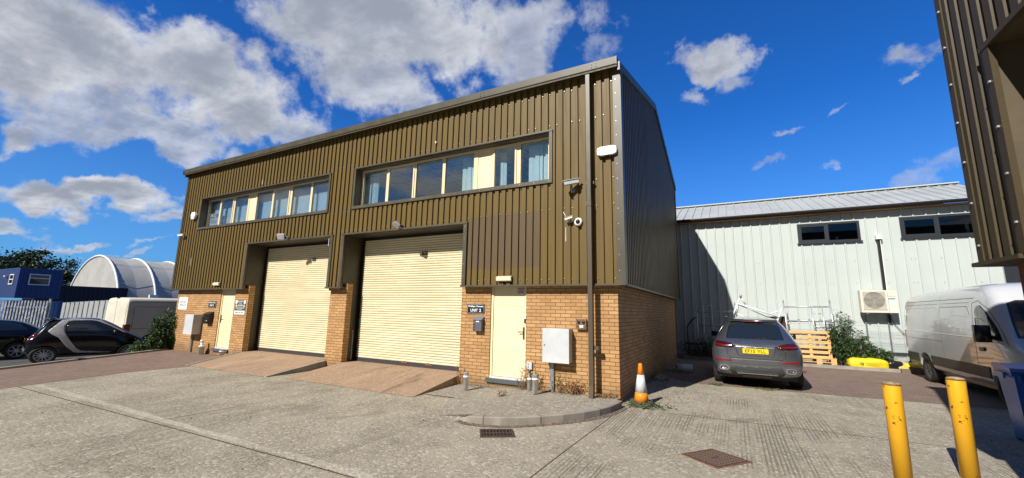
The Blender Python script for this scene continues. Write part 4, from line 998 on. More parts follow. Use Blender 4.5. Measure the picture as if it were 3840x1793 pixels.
# meter cabinets on posts
def cabinet(x0, x1, z0, z1, yf, label, post_x):
    t = thing('meter_cabinet', label, 'cabinet', ((x0+x1)/2, 0, 0), 0, 'grey meter cabinets on posts')
    mb = MB(); mb.box(x0+.01, x1-.01, yf+.03, -.01, z0+.01, z1-.005); mb.build('box', 'grey', t, bevel=.004)
    mb = MB(); mb.box(x0, x1, yf, yf+.028, z0, z1); mb.build('door', 'grey', t, bevel=.005)
    mb = MB(); mb.lathe([(.012, 0), (.010, -.012)], (x0+.045, yf, (z0+z1)/2), 'Y', 12); mb.build('lock', 'black', t)
    mb = MB(); mb.box(post_x-.04, post_x+.04, -.06, -.05, 0.0, z0); mb.box(post_x-.04, post_x-.034, -.05, -.015, 0.0, z0); mb.box(post_x+.034, post_x+.04, -.05, -.015, 0.0, z0); mb.build('post', 'galv', t)
    return t
cabinet(-1.50, -.93, .68, 1.355, -.25, 'large light grey meter cabinet on a steel post beside the nearer door', -1.37)
cabinet(-15.40, -14.84, .64, 1.335, -.30, 'light grey meter cabinet on a post at the far end, beside the UNIT 1 sign', -15.30)
t = thing('wall_socket_box', 'rusty old twin outlet box left of the downpipe', 'outlet box', (-.735, 0, 1.34))
mb = MB(); mb.box(-.84, -.63, -.07, 0, 1.345, 1.55); mb.build('casing', mat('rusty brown casing', (.22, .13, .07), .8, c2=(.10, .06, .04), sc=20), t, bevel=.008)
for x in (-.785, -.685): MB().lathe([(.03, 0), (.028, -.014), (.015, -.016)], (x, -.07, 1.49), 'Y', 16).build('outlet', 'black', t)
mb = MB(); mb.box(-.77, -.69, -.074, -.0705, 1.38, 1.43); mb.build('label_plate', 'offwhite', t)
t = thing('wall_plate', 'small grey blank box low on the brick beside the doorway', 'junction box', (-1.89, 0, .50))
mb = MB(); mb.box(-1.95, -1.83, -.05, 0, .48, .63); mb.build('box', 'grey', t, bevel=.005); MB().tube([(-1.89, -.03, .48), (-1.89, -.03, .11)], .018, 10).build('conduit', 'grey', t)
# vent pipes
def vent(x, y, h, r, label, slats=True, z=0., pair=False):
    t = thing('vent_pipe', label, 'pipe', (x, y, z), 0, 'pale plastic vent pipes by the wall')
    MB().lathe([(r, 0), (r, h*.72), (r*1.12, h*.72), (r*1.12, h*.80), (r*.98, h*.80), (r*.98, h*.82)], (0, 0, 0), 'Z', 20).build('pipe', 'offwhite', t, True)
    if slats:
        mb = MB()
        for k in range(12):
            a = k*math.pi/6; mb.obox((math.cos(a)*r*.85, math.sin(a)*r*.85, h*.90), (.010, .014, h*.18), (0, 0, a))
        mb.lathe([(r*.95, h*.98), (r*.6, h*1.0)], (0, 0, 0), 'Z', 16); mb.build('cowl', mat('grey plastic', (.35, .36, .37), .5), t, True)
    if pair:
        MB().tube([(0, 0, h*.5), (-.02, 0, h*1.2)], r*.5).lathe([(r*.62, h*1.15), (r*.62, h*1.35)], (-.02, 0, 0), 'Z', 14).build('riser', 'offwhite', t, True)
        MB().tube([(-.13, .02, 0), (-.13, .02, h*.5), (-.04, .01, h*.75)], r*.55).build('branch', 'offwhite', t, True)
    return t
vent(-3.06, -.66, .38, .055, 'white slotted vent pipe left of the UNIT 2 door', z=.02)
vent(-1.54, -.50, .36, .06, 'white slotted vent pipe standing in front of the grey cabinet post', z=.10)
vent(-1.82, -.16, .30, .05, 'pale vent pipe in the weeds close to the doorway', slats=False, z=.08)
vent(-14.25, -.20, .36, .085, 'white branched pipe against the brick beside the further grey cabinet', slats=False, pair=True)
vent(-12.84, -.28, .26, .075, 'short white pipe at the foot of the UNIT 1 door')
# chain hanging in the second doorway
t = MB()
for k in range(26):
    z = 1.02-k*.03; a = k % 2*math.pi/2; c = Vector((-7.57, .30, z))
    t.tube([c+Vector((math.cos(a)*.010*math.cos(q), math.sin(a)*.010*math.cos(q), .018*math.sin(q))) for q in [i*math.pi/3 for i in range(7)]], .0035, 5, cap=False)
t.tube([(-7.60, .30, 1.04), (-7.54, .26, 1.05)], .01)
one(t, 'hanging_chain', 'alu', 'pale door chain hanging inside the left edge of the nearer roller door', 'chain', (-7.57, .30, .25))
# cone
t = thing('traffic_cone', 'orange traffic cone with a white sleeve at the brick corner', 'cone', (.36, .14, 0), R(12))
mb = MB(); mb.prism([(-.2, -.14, 0), (-.14, -.2, 0), (.14, -.2, 0), (.2, -.14, 0), (.2, .14, 0), (.14, .2, 0), (-.14, .2, 0), (-.2, .14, 0)], (0, 0, .07)); mb.build('base', 'cone_b', t, True, bevel=.012)
MB().lathe([(.135, .07), (.118, .16), (.108, .23)], (0, 0, 0), 'Z', 32).build('lower_cone', 'cone_o', t, True)
MB().lathe([(.110, .23), (.063, .545)], (0, 0, 0), 'Z', 32).build('sleeve', 'cone_w', t, True)
MB().lathe([(.061, .545), (.034, .74), (.028, .75), (.020, .74)], (0, 0, 0), 'Z', 32).build('tip', 'cone_o', t, True)
# gully and inspection cover
def R2(a): return Matrix.Rotation(a, 3, 'Z')
t = thing('gully_grate', 'rusty slotted gully grate in the concrete below the curved kerb', 'grate', (-1.03, -2.90, .004), R(33))
mb = MB(); mb.box(-.22, .22, -.165, .165, -.0, .002); mb.build('pit', 'pit', t, True)
mb = MB(); mb.box(-.235, .235, -.18, -.155, 0, .014); mb.box(-.235, .235, .155, .18, 0, .014); mb.box(-.235, -.21, -.155, .155, 0, .0135); mb.box(.21, .235, -.155, .155, 0, .0135); mb.build('frame', 'iron', t, True)
mb = MB(); mb.box(-.21, .21, -.012, .012, .0025, .0125)
for k in range(9): mb.obox((-.187+k*.0468, 0, .007), (.012, .31, .009), (0, 0, 0))
mb.build('bars', 'iron', t, True)
t = thing('inspection_cover', 'rusty diamond pattern inspection cover in the foreground slab', 'manhole cover', (1.69, -2.40, .004), R(0))
C4 = [Vector((1.31, -2.46)), Vector((1.64, -2.03)), Vector((2.08, -2.32)), Vector((1.72, -2.77))]
cc = Vector((1.69, -2.40))
mb = MB(); mb.prism([(p.x, p.y, .004) for p in C4], (0, 0, .004)); mb.build('frame', 'rust', t)
mb = MB(); mb.prism([(cc.x+(p.x-cc.x)*.93, cc.y+(p.y-cc.y)*.93, .006) for p in C4], (0, 0, .005)); lid = mb.build('lid', 'iron', t)
mb = MB(); E1 = (C4[1]-C4[0]+C4[2]-C4[3])/2; E2 = (C4[3]-C4[0]+C4[2]-C4[1])/2
nn = 11
for i in range(nn):
    for j in range(nn):
        p = cc+E1*((i+.5)/nn-.5)*.84+E2*((j+.5)/nn-.5)*.84
        if abs(i-5) < 2 and abs(j-5) < 1: continue
        an = math.atan2(E1.y, E1.x)+(R(45) if (i+j) % 2 else R(-45))
        mb.obox((p.x, p.y, .0128), (.034, .013, .004), (0, 0, an))
mb.build('tread_pattern', mat('worn iron', (.19, .12, .085), .55), lid)
# bollards
def bollard(x, y, h, r, label, lean=0):
    t = thing('bollard', label, 'bollard', (x, y, 0), 0, 'yellow steel bollards')
    t.rotation_euler = (R(lean), 0, 0)
    MB().lathe([(r, 0), (r, h-.006), (r*.98, h)], (0, 0, 0), 'Z', 36).build('post', 'bollard', t, True)
    MB().lathe([(r*.97, h), (r*.9, h+.012), (r*.4, h+.022), (.001, h+.024)], (0, 0, 0), 'Z', 36).build('cap', 'bollard_top', t, True)
    MB().lathe([(r*1.004, h-.012), (r*1.006, h-.001), (r*.985, h+.004)], (0, 0, 0), 'Z', 36).build('rust_rim', 'rust', t, True)
bollard(3.47, -2.13, .985, .080, 'yellow bollard with rust scars, left of the two'); bollard(4.15, -1.64, 1.035, .080, 'yellow bollard nearer the blue bin, with a rusty rim under its cap')
# plastic container
t = thing('plastic_container', 'white plastic container lying on its side in the shade of the brick wall', 'container', (.62, 5.45, .0), R(12))
mb = MB(); mb.box(-.21, .21, -.12, .12, .0, .22); mb.build('tank', mat('dirty white plastic', (.50, .54, .62), .4, c2=(.42, .46, .54), sc=7), t, True, bevel=.035, smooth=True)
MB().lathe([(.03, 0), (.03, -.05)], (-.21, -.0, .15), 'X', 14).build('cap', 'black', t, True)
# ---------------------------------------------------------------- pale metal building behind
WB = thing('metal_building', 'long pale green white ribbed steel building with black gutter and dark windows', 'building', (2, 11, 0))
wx0, wx1, wy = -10., 9.84, 11.
def wribs(mb, x0, x1, z0, z1, y=wy):
    # flat sheet with narrow raised ribs
    k = math.floor((x0-.005)/.333)-1; pts = [(x0, 0)]
    while k*.333 < x1+.4:
        c = k*.333+.005+.333/2-.0
        for q, d in ((-.034, 0), (-.020, .036), (.020, .036), (.034, 0)):
            if x0 < c+q < x1: pts.append((c+q, d))
        k += 1
    pts.append((x1, 0))
    mb.strip([(x, y-d, z0) for x, d in pts], [(x, y-d, z1) for x, d in pts])
mb = MB(); hs = [(4.40, 6.31, 4.47, 5.23), (7.44, 9.45, 4.49, 5.25)]
wribs(mb, wx0, 4.40, -.1, 5.60); wribs(mb, 6.31, 7.44, -.1, 5.60); wribs(mb, 9.45, wx1, -.1, 5.60)
for x0, x1, z0, z1 in hs: wribs(mb, x0, x1, -.1, z0); wribs(mb, x0, x1, z1, 5.60)
mb.build('front_wall', 'wpanel', WB, clean=False)
mb = MB(); mb.box(wx1+.003, wx1+.34, wy-.06, wy+.2, -.1, 5.6); mb.build('corner_post', 'anth', WB)
mb = MB(); mb.box(wx1+.01, wx1+.05, wy+.2, wy+14, -.1, 5.5); mb.box(wx0-.05, wx0, wy, wy+14, -.1, 5.5); mb.box(wx0, wx1, wy+14, wy+14.05, -.1, 5.5); mb.build('side_wall', 'wpanel', WB)
mb = MB()
for k in range(26):
    x = wx0+.5+k*.78
    for z in (1.95, 2.92, 3.75):
        for dx in (-.055, .055): mb.obox((x+dx+(.02 if z > 3 else 0), wy-.006, z), (.022, .012, .022))
mb.build('wall_screws', 'galv', WB)
# roof: low pitch rising away
zr0, zr1, yr = 5.74, 7.05, wy+3.1
mb = MB(); mb.prism([(wx0-.2, wy-.28, zr0-.03), (wx0-.2, yr, zr1-.03), (wx0-.2, yr, zr1-.10), (wx0-.2, wy-.28, zr0-.10)], (wx1-wx0+.6, 0, 0))
mb.prism([(wx0-.2, yr, zr1-.03), (wx0-.2, yr+11, zr0-1.6), (wx0-.2, yr+11, zr0-1.7), (wx0-.2, yr, zr1-.10)], (wx1-wx0+.6, 0, 0)); rf = mb.build('roof', 'wroof', WB)
mb = MB(); k = 0
while wx0+k*.333 < wx1+.4:
    x = wx0+k*.333
    mb.prism([(x-.026, wy-.285, zr0-.03), (x-.014, wy-.285, zr0+.012), (x+.014, wy-.285, zr0+.012), (x+.026, wy-.285, zr0-.03)], (0, yr-wy+.28, zr1-zr0)); k += 1
mb.build('roof_ribs', 'wroof', rf)
mb = MB(); mb.box(wx0-.2, wx1+.4, yr-.16, yr+.16, zr1-.005, zr1+.035); mb.build('ridge_cap', 'wpanel', rf)
mb = MB(); a = [(wx0-.2, wy-.30, zr0-.055), (wx0-.2, wy-.42, zr0-.055), (wx0-.2, wy-.42, zr0-.10), (wx0-.2, wy-.38, zr0-.155), (wx0-.2, wy-.33, zr0-.155), (wx0-.2, wy-.30, zr0-.12)]
mb.prism(a, (wx1-wx0+.6, 0, 0)); mb.build('gutter', 'gutter_b', WB)
mb = MB(); mb.box(wx0, wx1+.3, wy-.295, wy-.03, zr0-.20, zr0-.165); mb.build('eaves_board', 'wood_o', WB)
mb = MB(); mb.box(wx0, wx1+.3, wy-.10, wy-.033, 5.56, zr0-.201); mb.box(wx0, wx1+.3, wy-.30, wy-.28, zr0-.15, zr0-.03); mb.build('soffit_board', 'gutter_b', WB)
for x0, x1, z0, z1 in hs:
    f = MB(); y0, y1 = wy-.05, wy+.05; t = .075; xm = x0+(x1-x0)*.49
    f.box(x0, x1, y0, y1, z0, z0+t); f.box(x0, x1, y0, y1, z1-t, z1); f.box(x0, x0+t, y0, y1, z0+t, z1-t); f.box(x1-t, x1, y0, y1, z0+t, z1-t); f.box(xm-.04, xm+.04, y0, y1, z0+t, z1-t)
    f.box(x0-.04, x1+.04, y0-.04, y0-.001, z0-.035, z0+.01)
    wn = f.build('window', 'anth', WB)
    f = MB(); e = .05; a, b, c, d = x0+t, xm-.04, z0+t, z1-t
    f.box(a, b, y0+.01, y0+.05, c, c+e); f.box(a, b, y0+.01, y0+.05, d-e, d); f.box(a, a+e, y0+.01, y0+.05, c+e, d-e); f.box(b-e, b, y0+.01, y0+.05, c+e, d-e); f.build('sash', 'anth', wn)
    f = MB(); f.box(a+e, b-e, y0+.025, y0+.03, c+e, d-e); f.build('pane', 'glass_d', wn); f = MB(); f.box(xm+.04, x1-t, y0+.045, y0+.05, c, d); f.build('pane', 'glass_d', wn)
    f = MB(); f.tube([(xm+.30, wy+.10, z0+t), (xm+.30, wy+.10, z0+.22)], .045, 12) if x0 < 5 else f.tube([(x1-.25, wy+.10, z0+t), (x1-.27, wy+.10, z0+.42)], .05, 12); f.build('white_bottle', 'white', wn)
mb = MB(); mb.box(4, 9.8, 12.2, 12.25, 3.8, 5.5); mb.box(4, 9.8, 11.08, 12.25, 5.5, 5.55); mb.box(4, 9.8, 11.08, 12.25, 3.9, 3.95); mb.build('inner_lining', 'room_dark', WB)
# pipe boot on the wall
t = thing('wall_duct', 'black pipe with a white capped top running down the pale wall to the fan unit', 'duct', (6.80, 10.95, 2.65))
mb = MB(); mb.box(6.735, 6.815, 10.87, 10.95, 2.66, 4.48); mb.build('black_pipe', 'gutter_b', t)
mb = MB(); mb.box(6.817, 6.835, 10.86, 10.95, 2.66, 4.48); mb.build('white_trunking', 'white', t); mb = MB(); mb.box(6.70, 6.87, 10.80, 10.96, 4.48, 4.63); mb.build('outlet_cover', 'white', t, bevel=.02)
# air conditioning unit
t = thing('air_conditioner', 'ivory air conditioning unit with a round fan grille bracketed to the pale wall', 'air conditioner', (6.46, 10.62, 1.88))
ax0, ax1, ay0, ay1, az0, az1 = 5.99, 6.97, 10.50, 10.82, 1.87, 2.64
mb = MB(); mb.box(ax0, ax1, ay0, ay1, az0, az1); mb.build('casing', 'ac', t, bevel=.015)
cxx, czz = ax0+.37, az0+.42
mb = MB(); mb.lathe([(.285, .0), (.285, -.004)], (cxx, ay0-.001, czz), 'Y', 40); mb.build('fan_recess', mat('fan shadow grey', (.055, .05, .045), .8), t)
mb = MB()
for k in range(3):
    a = k*2.094+.4
    mb.prism([(cxx+math.cos(a)*.04, ay0-.0055, czz+math.sin(a)*.04), (cxx+math.cos(a-.35)*.26, ay0-.0055, czz+math.sin(a-.35)*.26), (cxx+math.cos(a+.35)*.26, ay0-.0055, czz+math.sin(a+.35)*.26)], (0, -.003, 0))
mb.lathe([(.05, 0), (.045, -.012)], (cxx, ay0-.006, czz), 'Y', 16); mb.build('fan_blades', mat('fan grey', (.13, .13, .13), .6), t)
mb = MB()
for k in range(15):
    z = czz-.29+k*.0415; hw = .31
    mb.box(cxx-hw, cxx+hw, ay0-.022, ay0-.015, z, z+.013)
mb.box(cxx-.33, cxx-.31, ay0-.022, ay0-.001, czz-.32, czz+.32); mb.box(cxx+.31, cxx+.33, ay0-.022, ay0-.001, czz-.32, czz+.32); mb.box(cxx-.31, cxx+.31, ay0-.022, ay0-.001, czz+.305, czz+.32); mb.box(cxx-.31, cxx+.31, ay0-.022, ay0-.001, czz-.32, czz-.305)
mb.build('fan_grille', 'ac', t)
text('FUJITSU', .17, .035, (ax0+.755, ay0-.001, az1-.23), UX, NY, 'grey_s', t); mb = MB(); mb.box(ax0+.745, ax0+.93, ay0-.004, ay0-.0005, az1-.31, az1-.275); mb.build('teal_badge', 'teal', t)
mb = MB(); mb.box(ax0+.78, ax0+.92, ay0-.004, ay0-.0005, az0+.24, az0+.36); mb.build('info_label', mat('pale label', (.60, .64, .68), .5), t); mb = MB(); mb.box(ax0+.755, ax0+.90, ay0-.004, ay0-.0005, az0+.06, az0+.11); mb.build('handle_recess', 'white', t)
mb = MB(); mb.box(ax0+.74, ax0+.746, ay0-.003, ay0-.0005, az0+.02, az1-.02); mb.build('panel_seam', 'grey_s', t)
mb = MB()
for x in (ax0+.17, ax1-.2):
    mb.box(x-.02, x+.02, ay0+.02, wy-.031, az0-.05, az0-.012); mb.box(x-.02, x+.02, wy-.075, wy-.032, .25, az0-.05)
br = mb.build('steel_strut', 'galv', t)
mb = MB(); 
for x in (ax0+.17, ax1-.2):
    for k in range(20): mb.box(x-.009, x+.009, wy-.078, wy-.0755, .32+k*.075, .36+k*.075)
mb.build('strut_slots', 'black', br)
mb = MB(); mb.tube([(ax1-.12, wy-.1, az0), (ax1-.11, wy-.08, 1.65), (ax1-.02, wy-.08, 1.45), (ax1+.18, wy-.1, 1.16), (ax1+.5, wy-.1, 1.05), (ax1+1.2, wy-.1, 1.05)], .010, 8); mb.tube([(ax1-.16, wy-.1, az0), (ax1-.15, wy-.07, 1.5)], .035, 10); mb.build('cable', 'black', t)

# ---------------------------------------------------------------- boundary fence with barbed wire
F = thing('chain_link_fence', 'sagging chain link fence with barbed wire strands and concrete gravel boards', 'fence', (5, 10.5, 0))
mb = MB(); zt, zb, fy = 1.22, .30, 10.5; st = .062
x = .15-(zt-zb)
while x < 9.7:
    for sg in (1, -1):
        a = Vector((x, fy, zb)); b2 = Vector((x+(zt-zb), fy, zt))
        if sg < 0: a = Vector((x+(zt-zb), fy+.003, zb)); b2 = Vector((x, fy+.003, zt))
        if a.x > b2.x: a, b2 = b2, a
        # clip to the run
        if b2.x < .15 or a.x > 9.7: continue
        if a.x < .15: a = a+(b2-a)*((.15-a.x)/(b2.x-a.x))
        if b2.x > 9.7: b2 = a+(b2-a)*((9.7-a.x)/(b2.x-a.x))
        mid = (a+b2)/2+Vector((0, random.uniform(-.01, .01), 0))
        mb.tube([a, mid, b2], .0022, 3, cap=False)
    x += st
for z in (zt, .77): mb.tube([(.15+i*.48, fy, z+.012*math.sin(i*1.7)) for i in range(21)], .004, 4, cap=False)
mb.build('mesh_panel', 'galv', F, clean=False)
mb = MB()
for z in (1.42, 1.53):
    P1 = [(.15+i*.24, fy-.02, z+.012*math.sin(i*.9)-.0) for i in range(41)]
    mb.tube(P1, .0030, 4, cap=False)
    for i in range(82):
        x = .15+i*.12; mb.tube([(x, fy-.035, z-.018), (x+.008, fy-.005, z+.018)], .0022, 3, cap=False)
mb.build('barbed_wire', 'galv', F, clean=False)
for px, lean in ((.28, .10), (3.3, .02), (5.05, 0), (8.3, 0)):
    mb = MB(); mb.tube([(px, fy+.05, 0), (px, fy+.05, 1.2), (px+lean+.08, fy+.0, 1.45), (px+lean+.25, fy-.06, 1.58)] if px < 1 else [(px, fy+.05, 0), (px, fy+.05, 1.60)], .028 if px < 1 else .05, 10)
    mb.build('post', 'steel_dark' if px < 1 else 'galv', F)
mb = MB(); mb.box(.15, 9.7, fy+.03, fy+.08, .05, .29); mb.build('gravel_board', 'kerb', F)
mb = MB(); mb.box(.15, 9.8, wy-.075, wy-.001, .45, .53) ; mb.build('black_rail', 'gutter_b', WB)

# scaffold tower frames
def tubes(t, name, segs, r, mt='alu'):
    mb = MB()
    for s in segs: mb.tube(s, r, 8)
    return mb.build(name, mt, t)
t = thing('scaffold_ladder', 'aluminium ladder frame leaning in the sun above the pallet', 'scaffold frame', (4.4, 10.35, .3))
y = 10.35
tubes(t, 'upright', [[(3.76, y-.05, .2), (3.67, y, 2.18)]], .026); tubes(t, 'upright', [[(5.16, y-.05, .2), (5.075, y, 2.20)]], .026)
tubes(t, 'spigot', [[(3.67, y, 2.17), (3.665, y, 2.29)]], .019, 'galv'); tubes(t, 'spigot', [[(5.075, y, 2.19), (5.07, y, 2.31)]], .019, 'galv')
tubes(t, 'cross_tube', [[(3.69, y, 2.03), (5.08, y, 2.05)]], .026); tubes(t, 'cross_tube', [[(3.71, y, 1.53), (5.10, y, 1.53)]], .022); tubes(t, 'cross_tube', [[(3.73, y, 1.0), (5.12, y, 1.0)]], .022)
tubes(t, 'ladder_stile', [[(4.51, y, 2.03), (4.57, y-.04, .4)]], .018); tubes(t, 'ladder_stile', [[(4.83, y, 2.04), (4.88, y-.04, .4)]], .018)
for k in range(6): tubes(t, 'rung', [[(4.52+.01*k, y, 1.80-k*.24), (4.84+.01*k, y, 1.80-k*.24)]], .014)
tubes(t, 'brace', [[(3.71, y, 1.34), (3.87, y, 1.51)]], .02)
y = 10.12
t = thing('scaffold_ladder', 'dark shaded ladder frame leaning by the brick corner behind the silver car', 'scaffold frame', (1.4, y, .1))
tubes(t, 'upright', [[(.71, y-.1, .1), (.69, y, 2.0)]], .026); tubes(t, 'upright', [[(2.09, y-.1, .1), (2.06, y, 2.08)]], .026)
tubes(t, 'spigot', [[(2.06, y, 2.07), (2.055, y, 2.18)]], .019, 'galv'); tubes(t, 'spigot', [[(.69, y, 1.99), (.685, y, 2.06)]], .019, 'galv')
for z in (1.79, 1.28, .79): tubes(t, 'cross_tube', [[(.70, y, z-.02), (2.07, y, z+.05)]], .021)
tubes(t, 'ladder_stile', [[(.95, y, 2.06), (.92, y-.1, .1)]], .018); tubes(t, 'ladder_stile', [[(1.24, y, 2.08), (1.26, y-.1, .1)]], .018)
for z in (2.03, 1.54, 1.04, .54, .30): tubes(t, 'rung', [[(.94, y, z), (1.25, y, z+.01)]], .014)
tubes(t, 'brace', [[(.71, y, 1.97), (.86, y, 1.82)]], .013); tubes(t, 'brace', [[(.75, y, .98), (.92, y, .80)]], .013)
y = 9.95
t = thing('scaffold_bundle', 'white tubes piled in a low triangle behind the silver car roof', 'scaffold frame', (2.7, y, .3))
tubes(t, 'tube', [[(1.75, y+.05, 1.1), (2.27, y, 2.42)]], .026, 'white'); tubes(t, 'tube', [[(2.27, y, 2.40), (2.42, y+.05, 2.10)]], .030, 'white'); tubes(t, 'tube', [[(2.17, y-.05, 2.12), (3.46, y-.02, 1.66)]], .026, 'white')
tubes(t, 'tube', [[(2.20, y, 2.08), (3.15, y, 1.62)]], .018, 'galv'); tubes(t, 'tube', [[(3.36, y-.1, 1.40), (3.57, y, 1.97)]], .030, 'white'); tubes(t, 'tube', [[(3.20, y+.1, 1.76), (3.50, y+.1, 1.88)]], .022, 'white')
tubes(t, 'tube', [[(2.08, y, 1.76), (2.46, y, 1.56)]], .024, 'white'); tubes(t, 'tube', [[(2.18, y, 2.15), (2.08, y, 1.60)]], .03, 'alu'); tubes(t, 'tube', [[(2.0, y, 1.55), (3.4, y, 1.56)]], .024, 'white'); tubes(t, 'tube', [[(2.1, y, .3), (2.06, y, 1.7)]], .024)
tubes(t, 'coupler', [[(2.27, y-.03, 2.36), (2.29, y-.03, 2.45)]], .04, 'galv')
mb = MB(); mb.prism([(3.12, 10.22, 1.66), (3.66, 10.22, 1.68), (3.70, 10.25, .6), (3.3, 10.25, .6)], (0, .02, 0)); one(mb, 'folded_sheet', mat('dark maroon sheet', (.045, .022, .024), .8, bump=.5, bsc=8), 'dark maroon sheet hung between the white tubes and the sunlit ladder frame', 'sheet', (3.4, 10.22, .6))

# pallets: one stood on edge, one behind it at the foot
def board(mb, O, U, V, N, a0, a1, b0, b1, c0, c1):
    P_ = [O+U*a+V*b_+N*c for a in (a0, a1) for b_ in (b0, b1) for c in (c0, c1)]
    vs = [mb.b.verts.new(p) for p in P_]
    for f in ((0, 1, 3, 2), (4, 6, 7, 5), (0, 4, 5, 1), (2, 3, 7, 6), (0, 2, 6, 4), (1, 5, 7, 3)): mb.b.faces.new([vs[i] for i in f])
def pallet(name, label, O, U, V, N, W_, H_, nb, group, skew=0.):
    t = thing(name, label, 'pallet', O, 0, group); O = Vector(O)
    U, V, N = Vector(U).normalized(), Vector(V).normalized(), Vector(N).normalized()
    for k in range(nb):
        g = (H_-.095)/(nb-1); mb = MB(); board(mb, O, U, V, N, random.uniform(-.004, .004)-skew*k/nb, W_, k*g, k*g+.095, 0, .018); mb.build('deck_board', 'pallet', t)
    for a in (0, W_/2-.04, W_-.09):
        mb = MB(); board(mb, O, U, V, N, a, a+.09, .0, H_, -.095, -.001); mb.build('bearer', 'pallet', t)
    for k in (0, nb-1):
        mb = MB(); board(mb, O, U, V, N, 0, W_, k*g, k*g+.095, -.115, -.096); mb.build('bottom_board', 'pallet', t)
pallet('pallet', 'yellow wooden pallet stood on edge behind the silver car', (3.72, 9.74, .27), (1, 0, 0), (0, .13, 1), (0, -1, .13), 1.17, .93, 6, 'yellow pallets by the kerb')
t = thing('pallet', 'yellow wooden pallet seen end on under the upright one', 'pallet', (4.4, 9.68, .05), 0, 'yellow pallets by the kerb')
for z0, z1 in ((.0, .03), (.25, .28), (.13, .15)): MB().box(3.45, 4.98, 9.62, 9.72 if z0 else 9.75, z0+.02, z1+.02).build('board', 'pallet', t)
for x in (3.5, 4.42, 4.82): MB().box(x, x+.15, 9.60, 9.735, .0, .31).build('block', 'pallet', t)

# bags and boards by the kerb
def bag(name, label, cat, c, size, mt, rz=0, seed=1, sag=.25, group=None, mark=False):
    rr = random.Random(seed); b = bmesh.new()
    bmesh.ops.create_cube(b, size=1)
    bmesh.ops.subdivide_edges(b, edges=b.edges[:], cuts=5, use_grid_fill=True)
    for v in b.verts:
        x, y, z = v.co
        k = 1-.22*abs(z*2)**5
        v.co = Vector((x*k*(1-.1*abs(2*y)**4), y*k, z*(1-.06*abs(2*x)**6)))
        v.co += Vector([rr.uniform(-.028, .028) for _ in range(3)])
        v.co.z -= sag*.12*math.sin(x*9+seed)
        v.co = Vector((v.co.x*size[0], v.co.y*size[1], (v.co.z+.5)*size[2]))
    for f in b.faces: f.smooth = True
    me = bpy.data.meshes.new(name); b.to_mesh(me); b.free(); me.materials.append(M[mt])
    o = bpy.data.objects.new(name, me); COL.objects.link(o); o.location = c; o.rotation_euler = (0, 0, R(rz))
    md = o.modifiers.new('s', 'SUBSURF'); md.levels = md.render_levels = 1
    return tag(o, label, cat, group)
b1 = bag('builders_bag', 'large yellow woven rubble bag with a green print lying under the bush', 'bag', (5.80, 9.80, .02), (1.08, .5, .36), 'ybag', 2, 3)
mb = MB(); mb.b.free(); mb.b = bmesh.new()
for k in range(3):
    a0 = k*2.094
    mb.prism([(5.62+.05*math.cos(a0+q), 9.515, .21+.042*math.sin(a0+q)) for q in (0, .5, 1.0, 1.5)]+[(5.62+.026*math.cos(a0+q), 9.515, .21+.022*math.sin(a0+q)) for q in (1.5, 1.0, .5, 0)], (0, .03, 0))
rec = mb.build('recycling_print', 'green', b1)
for k, (w, z) in enumerate(((.42, .215), (.34, .165))): text('RUBBLE BAG RECYCLE' if k == 0 else 'BUILDERS MERCHANT', w, .022, (5.72, 9.522, z), UX, NY, 'green', b1)
bag('rubble_bag', 'black bag slumped between the yellow bag and the plywood board', 'bag', (6.47, 9.82, .02), (.42, .4, .33), 'bbag', 10, 5)
mb = MB(); mb.prism([(6.50, 9.78, .35), (6.76, 9.72, .31), (6.88, 9.55, .06), (6.62, 9.52, .03), (6.55, 9.60, .12)], (.01, .03, .012)); one(mb, 'plywood_board', 'ply', 'pale plywood offcut leaning beside the black bag', 'board', (6.7, 9.55, .03))
bag('yellow_sack', 'crumpled yellow sack between the plywood and the van wheel', 'bag', (6.95, 9.72, .02), (.46, .4, .28), 'ybag', -20, 11)
mb = MB(); mb.box(6.55, 7.6, 9.38, 9.50, .004, .13); mb.box(6.75, 7.6, 9.40, 9.49, .131, .20); one(mb, 'timber_sleeper', 'sleeper', 'weathered timber lying on the kerb by the van wheel', 'timber', (7.05, 9.44, 0))

# wheelie bin
t = thing('wheelie_bin', 'blue wheelie bin at the right edge with its lid down', 'bin', (5.72, .62, 0), R(-8))
mb = MB(); pr0 = [(-.22, -.25), (.22, -.25), (.22, .25), (-.22, .25)]; pr1 = [(-.29, -.36), (.29, -.36), (.29, .33), (-.29, .33)]
lo = [mb.b.verts.new((x, y, .03)) for x, y in pr0]; hi = [mb.b.verts.new((x, y, .98)) for x, y in pr1]
mb.b.faces.new(lo[::-1]); mb.b.faces.new(hi)
for i in range(4): mb.b.faces.new((lo[i], lo[(i+1) % 4], hi[(i+1) % 4], hi[i]))
mb.build('body', 'blue_bin', t, True, bevel=.025)
mb = MB(); mb.box(-.315, .315, -.385, .35, .93, .985); mb.build('rim', 'blue_bin', t, True, bevel=.012)
mb = MB(); mb.prism([(-.32, -.40, .99), (-.32, -.36, 1.035), (-.32, .0, 1.075), (-.32, .36, 1.06), (-.32, .40, .99)], (.64, 0, 0)); mb.build('lid', 'blue_bin', t, True, bevel=.015)
mb = MB()
for x in (-.24, -.08, .08, .24): mb.box(x-.012, x+.012, -.425, -.385, .86, .95)
for x in (-.34, .33): mb.box(x-.012, x+.012, -.2, .2, .88, .96)
mb.build('lifting_ribs', 'blue_bin', t, True); mb = MB(); mb.tube([(-.25, .44, 1.0), (.25, .44, 1.0)], .016); mb.box(-.27, -.24, .34, .46, .96, 1.02); mb.box(.24, .27, .34, .46, .96, 1.02); mb.build('handle', 'blue_bin', t, True)
